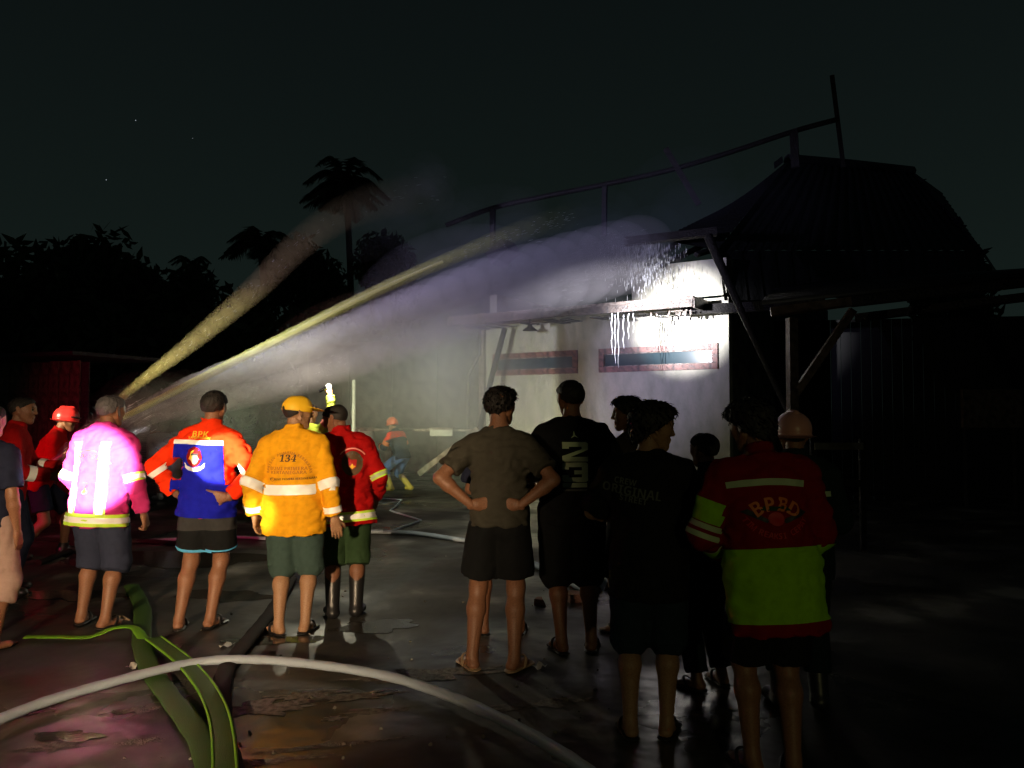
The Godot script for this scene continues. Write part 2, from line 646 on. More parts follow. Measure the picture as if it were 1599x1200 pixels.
# s: at, turn, size, wide, lean, roll, look (head yaw), nod, tilt, hands {l, r}, feet, top/bottom/hair/shoes ...
func person(label: String, s: Dictionary) -> Node3D:
	var root := thing("person", label, "person", s.at, s.get("turn", 0.0), s.get("group", ""))
	root.scale = Vector3.ONE * s.get("size", 1.0)
	var w: float = s.get("wide", 1.0)
	var cell: float = s.get("cell", 0.0135)
	var lean: float = s.get("lean", 0.0)
	var roll: float = s.get("roll", 0.0)
	var drop: float = s.get("drop", 0.0)
	var hipc := Vector3(s.get("sway", 0.0), .93 - drop, 0)
	var ub := Basis(Vector3(0, 0, 1), roll) * Basis(Vector3.RIGHT, -lean)
	var U := func(x: float, y: float, z: float) -> Vector3: return hipc + ub * Vector3(x, y - .93, z)
	var F: Vector3 = ub.z
	var skin: Material = mats[s.get("skin", "skin")]
	# joints
	var arms := {}
	for q in [["l", -1.0], ["r", 1.0]]:
		var sd: float = q[1]
		var spec: Dictionary = s.get("arm_" + q[0], {})
		var S: Vector3 = U.call(sd * .170 * w, 1.352, .008)
		var W: Vector3 = spec.get("to", Vector3.INF)
		if W == Vector3.INF: W = S + ub * Vector3(sd * .065, -.525, -.05)
		if W.distance_to(S) > .53: W = S + (W - S).normalized() * .53
		var E := ik(S, W, .285, .25, spec.get("pole", Vector3(sd * .5, 0, 1)))
		arms[q[0]] = [S, E, W, spec, sd]
	var legs := []
	var feet: Array = s.get("feet", [Vector3(-.11, .075, .0), Vector3(.11, .075, .0)])
	for i in 2:
		var sd := -1.0 if i == 0 else 1.0
		var H := hipc + Vector3(sd * .085, -.05, 0)
		var A: Vector3 = feet[i]
		if A.distance_to(H) > .825: A = H + (A - H).normalized() * .825
		legs.append([H, ik(H, A, .42, .41, s.get("knees", Vector3(0, 0, -1)) + Vector3(sd * .1, 0, 0)), A, s.get("toes", [sd * .25, sd * .25])[i]])
	var pts := []
	for k in ["l", "r"]: pts.append_array([arms[k][0], arms[k][1], arms[k][2]])
	for l in legs: pts.append_array([l[0], l[1], l[2]])
	pts.append_array([U.call(0, 1.62, 0), hipc, Vector3(0, 0.02, 0)])
	var lo: Vector3 = pts[0]
	var hi: Vector3 = pts[0]
	for p in pts:
		lo = lo.min(p)
		hi = hi.max(p)
	lo -= Vector3(.2, .0, .22)
	hi += Vector3(.2, .06, .22)
	lo.y = -.005
	var hc: Vector3 = U.call(0, 1.50, -.008)
	var hb := ub * Basis(Vector3.UP, s.get("look", 0.0)) * Basis(Vector3(0, 0, 1), s.get("tilt", 0.0)) * Basis(Vector3.RIGHT, -s.get("nod", lean * -.6))
	var head_at := hc + hb * Vector3(0, .088, -.022)
	var torso := func(i: float, k: float) -> void:
		cap(U.call(0, .93, .005), U.call(0, 1.10, 0), .138 * w + i, .128 * w + i, k, .74, F)
		cap(U.call(0, 1.10, 0), U.call(0, 1.28, 0), .128 * w + i, .146 * w + i, k, .72, F)
		cap(U.call(-.045 * w, 1.265, .002), U.call(.045 * w, 1.265, .002), .118 * w + i, .118 * w + i, k, .76, F)
		cap(U.call(-.130 * w, 1.345, .010), U.call(.130 * w, 1.345, .010), .052 + i, .052 + i, k + .02, .9, F)
		for sd in [-1, 1]:
			cap(U.call(sd * .135 * w, 1.362, .014), U.call(sd * .025, 1.445, .012), .036 + i * .9, .036 + i * .5, k + .01)
			cap(hipc + Vector3(sd * .065, -.05, .03), hipc + Vector3(sd * .06, -.02, .02), .088 * w + i, .09 * w + i, k)
	# the body
	grid(lo, hi, cell)
	torso.call(0.0, .03)
	cap(U.call(0, 1.40, .012), hc + hb * Vector3(0, .04, .0), .056, .052, .035)
	for q in arms:
		var a: Array = arms[q]
		var mid: Vector3 = (a[1] as Vector3).lerp(a[2], .28)
		cap(a[0], a[1], .050, .039, .03)
		cap(a[1], mid, .039, .041, .02)
		cap(mid, a[2], .041, .026, .02)
	for l in legs:
		cap(l[0], l[1], .086 * sqrt(w), .055, .04)
		var mid: Vector3 = (l[1] as Vector3).lerp(l[2], .30) + Vector3(0, 0, .018)
		cap(l[1], mid, .052, .055, .03)
		cap(mid, l[2], .055, .034, .03)
		var yaw := Basis(Vector3.UP, -l[3])
		var A: Vector3 = l[2]
		var g := Vector3(A.x, A.y - .04, A.z)
		cap(A, g + yaw * Vector3(0, .005, .028), .036, .032, .02)
		cap(g + yaw * Vector3(0, 0, .025), g + yaw * Vector3(0, -.008, -.10), .032, .040, .02, .62, Vector3.UP)
		cap(g + yaw * Vector3(-.012, -.012, -.12), g + yaw * Vector3(-.008, -.016, -.165), .030, .020, .012, .6, Vector3.UP)
	cut(Vector3(0, .006, 0), Vector3(0, -1, 0))
	var body := net()
	join(body, head_shape(), Transform3D(hb, head_at))
	for q in arms:
		var a: Array = arms[q]
		var dir: Vector3 = ((a[2] as Vector3) - (a[1] as Vector3)).normalized()
		var hs: Dictionary = a[3]
		var fd: Vector3 = hs.get("fingers", dir)
		var pn: Vector3 = hs.get("palm", Vector3(-a[4], 0, .1))
		fd = fd.normalized()
		pn = (pn - fd * pn.dot(fd)).normalized()
		var y := -fd
		var x: Vector3 = -pn
		var bas := Basis(x, y, x.cross(y))
		# the left hand is the mirror image of the right one
		if a[4] < 0: bas = Basis(x, y, -x.cross(y))
		join(body, hand_shape(hs.get("hand", "slack")), Transform3D(bas, (a[2] as Vector3) + fd * .012))
	put("body", mesh_of(body), skin, root)
	for sd in [-1, 1]:
		put("eye", shapes.eye, mats.eye, root, Transform3D(hb, head_at + hb * Vector3(sd * .031, .012, -.078)))
		put("eyebrow", shapes.brow, mats.hair, root, Transform3D(hb * Basis(Vector3(0, 0, 1), sd * -.12), head_at + hb * Vector3(sd * .03, .034, -.092)))
	var hx := Transform3D(hb, head_at)
	if s.get("hair", "short") != "": put("hair", mesh_of(hair_shape(s.get("hair", "short"))), mats[s.get("hair_mat", "hair")], root, hx)
	if s.has("hat"):
		var hat := put("cap" if s.hat == "cap" else "helmet", mesh_of(cap_hat() if s.hat == "cap" else helmet_shape()), mats[s.hat_mat], root, hx)
		if s.hat == "helmet":
			var vis := st_new()
			tube(vis, smooth([Vector3(-.1, .045, -.05), Vector3(-.07, .04, -.105), Vector3(0, .04, -.13), Vector3(.07, .04, -.105), Vector3(.1, .045, -.05)], 14), [.012], 6, .8)
			put("goggles", vis.commit(), mats.black_rubber, hat)
	# trousers or shorts
	if s.has("bottom"):
		var b: Dictionary = s.bottom
		grid(lo, Vector3(hi.x, hipc.y + .2, hi.z), cell)
		var i: float = b.get("loose", .022)
		var iw := minf(i, .010)
		cap(hipc + Vector3(0, .02, .005), hipc + Vector3(0, .10, .002), .138 * w + iw, .128 * w + iw, .03, .74, F)
		for sd in [-1, 1]: cap(hipc + Vector3(sd * .065, -.06, .03), hipc + Vector3(sd * .06, -.02, .02), .088 * w + iw, .088 * w + iw, .03)
		var hem: float = b.get("hem", .45)
		for l in legs:
			var H: Vector3 = l[0]
			var K: Vector3 = l[1]
			var A: Vector3 = l[2]
			if hem > K.y:
				var t := (H.y - hem) / maxf(H.y - K.y, .05)
				cap(H + Vector3(0, -.04, 0), H.lerp(K, t), .084 * sqrt(w) + i * .7, .074 + i * 1.3, .03, 1.0, Vector3.BACK, true)
			else:
				cap(H, K, .088 * sqrt(w) + i, .066 + i, .03)
				var t := clampf((K.y - hem) / maxf(K.y - A.y, .05), 0.0, 1.0)
				cap(K + (H - K) * .02, K.lerp(A, t) + Vector3(0, 0, .008), .066 + i, lerpf(.066, .05, t) + i, .02, 1.0, Vector3.BACK, true)
		wrinkle(b.get("fold", .006), 7.0, 5.0, int(s.at.x * 100.0) + 7)
		var bm := put(b.get("name", "shorts"), mesh_of(net()), mats[b.mat], root)
		if b.has("under"):
			put("inner_shirt", mesh_of(band(hipc + Vector3(0, -.25, 0), hipc + Vector3(0, .1, 0), .08, .9, -PI, PI, .008, 6, 64)), mats[b.under], bm)
		if b.has("tape"):
			for l in legs:
				var H: Vector3 = l[0]
				var K: Vector3 = l[1]
				var t := (H.y - hem) / maxf(H.y - K.y, .05)
				var r := band(H, K, t - .055, t - .003, -PI, PI, .003, 2, 28, .2)
				put("hem_trim", mesh_of(r), mats[b.tape], bm)
	# shirt or jacket
	if s.has("top"):
		var t: Dictionary = s.top
		var hem: float = t.get("hem", .85)
		grid(Vector3(lo.x, minf(hipc.y - .45, lo.y + .5), lo.z), hi, t.get("cell", cell))
		var i: float = t.get("loose", .018)
		torso.call(i, .035)
		cap(U.call(0, 1.22, .004), U.call(0, hem - .03, .01), .150 * w + i, t.get("flare", .158) * w + i, .03, .74, F)
		var hp: Vector3 = U.call(0, hem, 0)
		cut(hp, -ub.y)
		cut(U.call(0, t.get("neck", 1.462), .0), (ub * Vector3(0, 1, -.25)).normalized())
		if t.has("collar"):
			cap(U.call(0, 1.40, .014), U.call(0, 1.415 + t.collar, .002), .076, .067, .02, 1.0, Vector3.UP, true)
		var cover: float = t.get("sleeve", 2.0)          # 0..1 upper arm, 1..2 forearm
		for q in arms:
			var a: Array = arms[q]
			var r0: float = t.get("arm", .060)
			if cover <= 1.0:
				var e: Vector3 = (a[0] as Vector3).lerp(a[1], cover)
				cap(a[0], e, r0 + .004, r0 + .010, .03, 1.0, Vector3.UP, true)
			else:
				var e: Vector3 = (a[1] as Vector3).lerp(a[2], cover - 1.0)
				cap(a[0], a[1], r0 + .004, r0 - .004, .03)
				cap(a[1], e, r0 - .004, r0 - .012, .02, 1.0, Vector3.UP, true)
		wrinkle(t.get("fold", .010), t.get("fx", 5.0), t.get("fy", 8.0), int(s.at.x * 100.0))
		var top := put(t.get("name", "jacket"), mesh_of(net()), mats[t.mat], root)
		if t.has("prints"): (t.prints as Callable).call(top, U, arms)
	# shoes
	var shoe: String = s.get("shoes", "")
	for l in legs:
		if shoe == "": break
		var yaw := Basis(Vector3.UP, -l[3])
		var A: Vector3 = l[2]
		var g := Vector3(A.x, maxf(A.y - .075, 0.0), A.z)
		if shoe == "sandal":
			grid(g + Vector3(-.14, -.02, -.24), g + Vector3(.14, .1, .12), .006)
			cap(g + yaw * Vector3(0, .012, .035), g + yaw * Vector3(0, .012, -.14), .043, .050, .01, .26, Vector3.UP)
			var sole := put("sandal", mesh_of(net()), mats[s.shoe_mat], root)
			var st := st_new()
			tube(st, smooth([g + yaw * Vector3(-.046, .018, -.045), g + yaw * Vector3(-.03, .062, -.085), g + yaw * Vector3(.0, .072, -.10), g + yaw * Vector3(.03, .060, -.085), g + yaw * Vector3(.046, .018, -.045)], 12), [.009], 6, .5)
			put("strap", st.commit(), mats[s.shoe_mat], sole)
		else:
			var up: float = .36 if shoe == "boot" else .07
			grid(g + Vector3(-.16, -.01, -.26), g + Vector3(.16, up + .06, .16), .009)
			cap(g + yaw * Vector3(0, .045, .02), g + yaw * Vector3(0, .04, -.13), .046, .050, .02, .8, Vector3.UP)
			var K: Vector3 = l[1]
			cap(A + Vector3(0, -.02, .005), A + (K - A).normalized() * up, .052, .068 if shoe == "boot" else .05, .03, 1.0, Vector3.UP, true)
			cut(Vector3(0, .002, 0), Vector3(0, -1, 0))
			put("boot" if shoe == "boot" else "shoe", mesh_of(net()), mats[s.shoe_mat], root)
	return root

# ------------------------------------------------------------------ lamps, water, smoke
func lamp(label: String, at: Vector3, target: Vector3, energy: float, color: Color, angle: float, blend: float, size := .05) -> void:
	var o := thing("work_lamp", label, "lamp", Vector3(at.x, 0, at.z))
	var b := Transform3D(Basis(), at - Vector3(at.x, 0, at.z)).looking_at(target - Vector3(at.x, 0, at.z), Vector3.UP)
	var st := st_new()
	tube(st, [Vector3(0, 0, .16), Vector3(0, 0, .12), Vector3(0, 0, .02), Vector3(0, 0, 0)], [.05, .085, .1, .1], 16)
	put("housing", st.commit(), mats.black_rubber, o, b)
	var lens := CylinderMesh.new()
	lens.top_radius = .085
	lens.bottom_radius = .085
	lens.height = .012
	var g := StandardMaterial3D.new()
	g.albedo_color = Color.WHITE
	g.emission_enabled = true
	g.emission = color
	g.emission_energy_multiplier = 2.0
	put("lens", lens, g, o, b * Transform3D(Basis(Vector3.RIGHT, PI / 2), Vector3(0, 0, -.008)))
	var pole := st_new()
	tube(pole, [Vector3.ZERO, Vector3(0, at.y - .05, 0)], [.02], 8)
	put("pole", pole.commit(), mats.metal, o)
	for k in 3:
		var lg := st_new()
		var a := TAU * k / 3
		tube(lg, [Vector3(0, .55, 0), Vector3(cos(a) * .45, .01, sin(a) * .45)], [.014], 6)
		put("leg", lg.commit(), mats.metal, o)
	var l := SpotLight3D.new()
	l.name = "beam"
	l.light_color = color
	l.light_energy = energy
	l.spot_angle = angle
	l.spot_angle_attenuation = blend
	l.spot_range = 60.0
	l.spot_attenuation = 2.0
	l.light_size = size
	l.shadow_enabled = true
	l.transform = b * Transform3D(Basis(), Vector3(0, 0, -.03))
	o.add_child(l, true)

func fog_mat(density: float, c: Color) -> FogMaterial:
	var f := FogMaterial.new()
	f.density = density
	f.albedo = c
	return f

func puff(called: String, c: Vector3, size: Vector3, density: float, parent: Node, col := Color(1, 1, 1), b := Basis()) -> void:
	var f := FogVolume.new()
	f.name = called
	f.shape = RenderingServer.FOG_VOLUME_SHAPE_ELLIPSOID
	f.size = size
	f.material = fog_mat(density, col)
	f.transform = Transform3D(b, c)
	parent.add_child(f, true)

# path: [px, py, depth, radius, optical thickness across] ...
func jet(label: String, path: Array, n: int, drops: int, col := Color(1, 1, 1), fat := 1.7, core := 0.0) -> void:
	var pts := []
	for q in path: pts.append(P(q[0], q[1], q[2]))
	var o := thing("water_jet", label, "water jet", pts[0])
	var at: Vector3 = pts[0]
	var line := smooth(pts, n)
	var cum := [0.0]
	for i in range(1, pts.size()): cum.append(cum[i - 1] + (pts[i] as Vector3).distance_to(pts[i - 1]))
	var total: float = cum[-1]
	var val := func(t: float, k: int) -> float:
		var s := t * total
		for i in range(1, cum.size()):
			if s <= cum[i] or i == cum.size() - 1:
				return lerpf(path[i - 1][k], path[i][k], clampf((s - cum[i - 1]) / maxf(cum[i] - cum[i - 1], .01), 0, 1))
		return 0.0
	for i in n:
		var a: Vector3 = line[i]
		var b: Vector3 = line[i + 1]
		var r: float = val.call((i + .5) / n, 3)
		var tau: float = val.call((i + .5) / n, 4)
		puff("spray", (a + b) / 2 - at, Vector3(2.4 * r, a.distance_to(b) * fat + r, 2.4 * r), tau / (2.4 * r) / fat * 1.3, o, col, along(a, b))
	if core > 0.0:                                        # the unbroken stream near the nozzle
		var m_ := int(n * core)
		var cp := []
		var cr := []
		for i in m_ + 1:
			cp.append((line[i] as Vector3) - at)
			cr.append(val.call(float(i) / n, 3) * lerpf(1.0, .22, float(i) / m_) * (1.0 + .12 * sin(i * 2.3)))
		var cs := st_new()
		tube(cs, smooth(cp, m_ * 3), range(m_ * 3 + 1).map(func(i): return lerpf(cr[i / 3], cr[mini(i / 3 + 1, m_)], (i % 3) / 3.0)), 8)
		put("stream", cs.commit(), mats.froth, o)
	if drops == 0: return
	var mm := MultiMesh.new()
	mm.transform_format = MultiMesh.TRANSFORM_3D
	var st := st_new()
	tube(st, [Vector3(0, -.5, 0), Vector3(0, -.2, 0), Vector3(0, .2, 0), Vector3(0, .5, 0)], [.05, .5, .5, .05], 5, 1.0, false)
	mm.mesh = st.commit()
	mm.instance_count = drops
	for i in drops:
		var t := pow(rng.randf(), 1.25)
		var j := mini(int(t * n), n - 1)
		var a: Vector3 = line[j]
		var b: Vector3 = line[j + 1]
		var c := a.lerp(b, t * n - j)
		var r: float = val.call(t, 3)
		var bs := along(a, b)
		var g := Vector2(rng.randfn(), rng.randfn()) * .42 * r
		var l := rng.randf_range(.02, .09) * (0.6 + t)
		var w := rng.randf_range(.0006, .0015)
		mm.set_instance_transform(i, Transform3D(bs.scaled_local(Vector3(w * 2, l, w * 2)), c - at + bs.x * g.x + bs.z * g.y))
	var m := MultiMeshInstance3D.new()
	m.name = "droplets"
	m.multimesh = mm
	m.material_override = mats.water_drop
	m.set_meta("kind", "stuff")
	o.add_child(m, true)

func cloud(parent: Node3D, c: Vector3, ext: Vector3, n: int, size: float, density: float, col := Color(1, 1, 1)) -> void:
	for i in n:
		var u := Vector3(rng.randfn(), rng.randfn(), rng.randfn()) * .42
		var s := size * rng.randf_range(.6, 1.3)
		puff("wisp", c + u * ext - parent.position, Vector3(s * 1.5, s, s), density * rng.randf_range(.5, 1.2), parent, col, Basis.from_euler(Vector3(rng.randf(), rng.randf() * 3, rng.randf_range(-.4, .8))))

func hose(called: String, label: String, pix: Array, r: float, m: Material, flat := .8, lift := 0.0, sharp := false) -> void:
	var pts := []
	for q in pix:
		var g := G(q[0], q[1], r * flat)
		if q.size() > 2: g.y += q[2]
		pts.append(g)
	var at: Vector3 = pts[0] * Vector3(1, 0, 1)
	var line := pts.duplicate() if sharp else smooth(pts, pix.size() * 9)
	for i in line.size():
		line[i] = line[i] - at + Vector3(0, lift + .003, 0)
	var o := thing(called, label, "hose", at)
	var st := st_new()
	var rr := []
	for i in line.size(): rr.append(r * (1.0 + .07 * sin(i * 1.7) * sin(i * .53)))
	tube(st, line, rr, 14, flat)
	put("jacket", st.commit(), m, o)

# a flat, empty hose: a ribbon with thickness that may rise on edge
func flat_hose(label: String, pix: Array, width: float, m: Material, lift := 0.0, category := "hose") -> void:
	var pts := []
	for q in pix: pts.append(G(q[0], q[1], .02) + Vector3(0, q[2] if q.size() > 2 else 0.0, 0))
	var at: Vector3 = pts[0] * Vector3(1, 0, 1)
	var line := smooth(pts, pix.size() * 8)
	for i in line.size(): line[i] = line[i] - at + Vector3(0, lift, 0)
	var o := thing("flat_hose", label, category, at)
	var st := st_new()
	var wr := []
	for i in line.size(): wr.append(width / 2 * (1.0 + .07 * sin(i * .9 + pix[0][0]) * sin(i * .37)))
	tube(st, line, wr, 16, .2)
	var body := put("jacket", st.commit(), m, o)
	if m == mats.green_hose and lift > 0.0:
		for s in [-1, 1]:
			var ed := []
			for i in line.size():
				var t: Vector3 = ((line[mini(i + 1, line.size() - 1)] as Vector3) - (line[maxi(i - 1, 0)] as Vector3)).normalized()
				ed.append((line[i] as Vector3) + t.cross(Vector3.UP).normalized() * s * width * .49 + Vector3(0, .003, 0))
			var es := st_new()
			tube(es, ed, [.008], 8)
			put("bright_edge", es.commit(), mats.lime_hose, body)

# ------------------------------------------------------------------ trees
func leafy(st: SurfaceTool, c: Vector3, r: Vector3, n: int, leaf: float) -> void:
	for i in n:
		var u := Vector3(rng.randfn(), rng.randfn(), rng.randfn()).normalized() * pow(rng.randf(), .4)
		var p := c + u * r
		var a := Vector3(rng.randfn(), rng.randfn() - .4, rng.randfn()).normalized() * leaf * rng.randf_range(.5, 1.2)
		var b := a.cross(Vector3(rng.randfn(), rng.randfn(), rng.randfn())).normalized() * leaf * .35
		for v in [p - a, p + b, p + a, p - a, p + a, p - b]: st.add_vertex(v)

func tree(label: String, px: float, py: float, d: float, rx: float, ry: float, leaf := .3, n := 1700) -> void:
	var top := P(px, py, d)
	var o := thing("tree", label, "tree", Vector3(top.x, 0, top.z), 0, "trees behind the yard")
	var st := st_new()
	var h := top.y - ry
	for k in 9:
		var c := Vector3(rng.randf_range(-.6, .6) * rx, h + rng.randf_range(-.75, .55) * ry, rng.randf_range(-.6, .6) * rx)
		leafy(st, c, Vector3(rx, ry, rx) * rng.randf_range(.35, .55), n / 9, leaf)
	leafy(st, Vector3(0, h, 0), Vector3(rx, ry, rx) * .85, n / 3, leaf)
	st.generate_normals()
	put("crown", st.commit(), mats.leaf, o)
	var tk := st_new()
	tube(tk, smooth([Vector3.ZERO, Vector3(.15, h * .5, .1), Vector3(0, h + ry * .3, 0)], 8), [.28, .26, .24, .22, .2, .17, .14, .1, .06], 8)
	for k in 4:
		var a := rng.randf() * TAU
		tube(tk, smooth([Vector3(.1, h * .6, .05), Vector3(cos(a) * rx * .35, h * .8, sin(a) * rx * .35), Vector3(cos(a) * rx * .6, h + ry * .2, sin(a) * rx * .6)], 5), [.12, .1, .08, .06, .04, .03], 6)
	put("trunk", tk.commit(), mats.bark, o)

func palm(label: String, px: float, py: float, d: float, reach: float, fronds: int) -> void:
	var top := P(px, py, d)
	var o := thing("palm_tree", label, "palm tree", Vector3(top.x, 0, top.z), 0, "palms behind the yard")
	var h := top.y - reach * .45
	var tk := st_new()
	tube(tk, smooth([Vector3.ZERO, Vector3(.25, h * .5, 0), Vector3(0, h, 0)], 10), [.2, .17, .16, .15, .15, .14, .14, .13, .13, .14, .16], 8)
	put("trunk", tk.commit(), mats.bark, o)
	for f in fronds:
		var a := TAU * f / fronds + rng.randf_range(-.2, .2)
		var e := rng.randf_range(-.6, 1.1)
		var dir := Vector3(cos(a), 0, sin(a))
		var l := reach * rng.randf_range(.8, 1.1)
		var pts := smooth([Vector3(0, h, 0), Vector3(0, h, 0) + dir * l * .45 + Vector3.UP * l * .42 * e, Vector3(0, h, 0) + dir * l * .95 + Vector3.UP * l * (.45 * e - .38)], 14)
		var st := st_new()
		for i in 14:
			var p: Vector3 = pts[i]
			var q: Vector3 = pts[i + 1]
			var t := (q - p).normalized()
			var sd := t.cross(Vector3.UP).normalized()
			var ll := reach * .34 * sin(PI * clampf((i + 1.5) / 15.5, 0, 1))
			for k in [-1, 1]:
				for u in [0.0, .5]:
					var b: Vector3 = p.lerp(q, u)
					var tip: Vector3 = b + sd * k * ll * .8 + t * ll * .5 + Vector3.DOWN * ll * rng.randf_range(.25, .7)
					for v in [b - t * .035 * reach, b + t * .04 * reach, tip]: st.add_vertex(v)
		st.generate_normals()
		tube(st, pts, [.03, .025, .02, .015, .01], 4)
		put("frond", st.commit(), mats.leaf, o)

# ------------------------------------------------------------------ the place
func spot(px: float, d: float) -> Vector3:
	return P(px, 600, d) * Vector3(1, 0, 1)

func make_materials() -> void:
	noise_tex("weave", .05, 3, [[0.0, grey(.2)], [1.0, grey(.9)]], 0.0, 256)
	noise_tex("wear", .012, 4, [[0.0, grey(.88)], [.45, grey(.95)], [1.0, grey(1)]], 0.0, 256)
	noise_tex("grain", .03, 5, [[0.0, grey(0)], [1.0, grey(1)]], 0.0, 512)
	noise_tex("skinmap", .05, 4, [[0.0, Color(.78, .72, .7)], [.6, Color(.95, .93, .92)], [1.0, Color(1, 1, 1)]], 0.0, 256)
	for q in [["skin", .30, .145, .078], ["skin_fair", .38, .22, .12], ["skin_dark", .23, .105, .055]]:
		var m := mat(q[0], lin(q[1], q[2], q[3]), .52, "grain", 6.0, .05)
		m.albedo_texture = tex.skinmap
	mat("eye", lin(.03, .02, .02), .15)
	mat("hair", lin(.012, .010, .009), .7)
	mat("hair_grey", lin(.08, .076, .08), .7)
	mat("hair_brown", lin(.05, .028, .016), .5)
	for q in [["pink", .57, .036, .19], ["yellow", .86, .40, .012], ["orange", .98, .042, .005], ["blue", .012, .016, .45], ["red", .42, .006, .006],
			["maroon", .22, .008, .008], ["lime", .30, .62, .02], ["navy", .018, .022, .045], ["black_cloth", .012, .013, .014], ["teal_grey", .05, .085, .075],
			["dark_green", .03, .06, .025], ["navy_shorts", .035, .042, .075], ["grey_tee", .066, .062, .048], ["dull_pink", .48, .33, .28], ["slate", .02, .035, .05],
			["light_grey", .55, .58, .56], ["khaki", .32, .29, .22], ["charcoal", .05, .05, .052], ["sky_trim", .12, .50, .85], ["brown_tee", .06, .045, .035],
			["hi_green", .55, .70, .08], ["salmon", .75, .25, .2], ["denim", .08, .15, .4], ["dark_teal", .012, .022, .026], ["grey_trim", .3, .3, .33]]:
		cloth(q[0], lin(q[1], q[2], q[3]))
	mat("tape", lin(.88, .88, .84), .35)
	mat("lime_tape", lin(.55, .85, .05), .6)
	mat("print_dark", lin(.05, .022, .008), .7)
	mat("print_white", lin(.75, .74, .7), .6)
	mat("print_yellow", lin(.8, .5, .02), .6)
	mat("print_orange", lin(.65, .16, .02), .6)
	mat("print_black", lin(.015, .013, .013), .6)
	mat("print_green", lin(.42, .52, .30), .6)
	mat("print_red", lin(.45, .01, .01), .6)
	mat("print_brown", lin(.10, .055, .022), .7)
	mat("print_tan", lin(.42, .15, .008), .7)
	mat("froth", lin(.93, .93, .58), .5)  # yellow lamp light on the water is put into this colour
	mats.froth.backlight_enabled = true
	mats.froth.backlight = Color(.6, .6, .4)
	mat("print_pink", lin(.8, .3, .27), .6)
	mat("print_faint", lin(.09, .1, .08), .8)
	mat("print_skin", lin(.5, .3, .18), .6)
	mat("yellow_hat", lin(.88, .52, .015), .6, "weave", 5.0, .08)
	mat("white_helmet", lin(.58, .27, .22), .35)
	mat("red_helmet", lin(.5, .02, .02), .3)
	mat("orange_helmet", lin(.75, .12, .02), .35)
	mat("black_rubber", lin(.012, .012, .013), .38)
	mat("tan_rubber", lin(.32, .22, .13), .55)
	mat("white_shoe", lin(.75, .76, .74), .5)
	mat("yellow_rubber", lin(.6, .42, .05), .4)
	mat("metal", lin(.25, .25, .26), .4).metallic = .8
	mat("brass", lin(.55, .38, .15), .3).metallic = .9
	mat("leaf", lin(.03, .045, .02), .7)
	mat("bark", lin(.06, .05, .04), .9)
	mats.leaf.backlight_enabled = true
	mats.leaf.backlight = Color(.25, .3, .15)
	var wd := mat("water_drop", lin(.85, .87, .9), .15)
	wd.backlight_enabled = true
	wd.backlight = Color(.9, .9, .9)
	mat("white_hose", lin(.34, .40, .47), .6, "weave", 12.0, .15)
	mat("green_hose", lin(.045, .10, .022), .5, "weave", 12.0, .15)
	mat("lime_hose", lin(.13, .32, .02), .5, "weave", 12.0, .15)
	mat("black_hose", lin(.02, .016, .015), .75, "weave", 12.0, .15)
	# plaster, burnt timber, ground
	noise_tex("plaster", .006, 5, [[0.0, Color(.70, .71, .67)], [.40, Color(.77, .78, .74)], [.6, Color(.80, .80, .77)], [1.0, Color(.84, .84, .81)]], 0.0, 512)
	noise_tex("dirt", .008, 5, [[0.0, Color(.35, .3, .25)], [.5, Color(.8, .75, .7)], [1.0, Color(1, 1, 1)]], 0.0, 512)
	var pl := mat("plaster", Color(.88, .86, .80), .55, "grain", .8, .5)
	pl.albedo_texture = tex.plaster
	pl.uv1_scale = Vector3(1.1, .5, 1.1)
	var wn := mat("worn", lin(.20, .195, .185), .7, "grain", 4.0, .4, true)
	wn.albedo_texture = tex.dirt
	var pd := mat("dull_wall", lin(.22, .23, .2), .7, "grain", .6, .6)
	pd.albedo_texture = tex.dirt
	var ch := mat("charred", lin(.018, .016, .015), .75, "grain", 1.5, 1.5)
	ch.albedo_texture = tex.dirt
	var wood := mat("wet_wood", lin(.13, .09, .065), .4, "grain", 1.5, .6)
	wood.albedo_texture = tex.dirt
	var pw := mat("pale_wood", lin(.34, .29, .26), .5, "grain", 1.5, .5)
	pw.albedo_texture = tex.dirt
	var rf := mat("red_frame", lin(.30, .12, .09), .45, "grain", 1.5, .4)
	rf.albedo_texture = tex.dirt
	mat("night_black", lin(.003, .003, .003), .8)  # the darkness of the night is put into this near-black colour
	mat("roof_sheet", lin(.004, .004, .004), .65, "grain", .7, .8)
	mat("glass_dark", lin(.035, .06, .07), .08)
	mat("white_board", lin(.5, .5, .46), .6)
	mat("brick_red", lin(.26, .12, .09), .85, "grain", 3.0, .8)
	for q in ["black_hose", "green_hose", "lime_hose"]: mats[q].metallic_specular = .2
	var so := mat("shaded_plaster", Color(.50, .50, .53), .7, "grain", .8, .6)  # the weak light on the upper wall is put into this darker tint
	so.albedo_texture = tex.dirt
	var gr := mat("yard", Color(1, 1, 1), 1.0)
	gr.uv1_scale = Vector3(40, 40, 1)
	gr.uv1_offset = Vector3(.37, .17, 0)
	gr.albedo_texture = noise_tex("yard_colour", .0065, 6, [[0.0, Color(.13, .125, .115)], [.42, Color(.19, .182, .168)], [.58, Color(.235, .225, .205)], [.72, Color(.31, .30, .28)], [.82, Color(.46, .45, .43)], [1.0, Color(.54, .53, .5)]], 0.0, 1024)
	gr.roughness_texture = noise_tex("yard_wet", .009, 4, [[0.0, grey(.22)], [.36, grey(.30)], [.5, grey(.42)], [.66, grey(.65)], [1.0, grey(.85)]], 0.0, 512)
	gr.heightmap_enabled = true
	gr.heightmap_texture = noise_tex("yard_grit", .09, 4, [[0.0, grey(0)], [1.0, grey(1)]], 0.0, 512)
	gr.heightmap_scale = .5
	gr.metallic_specular = .42
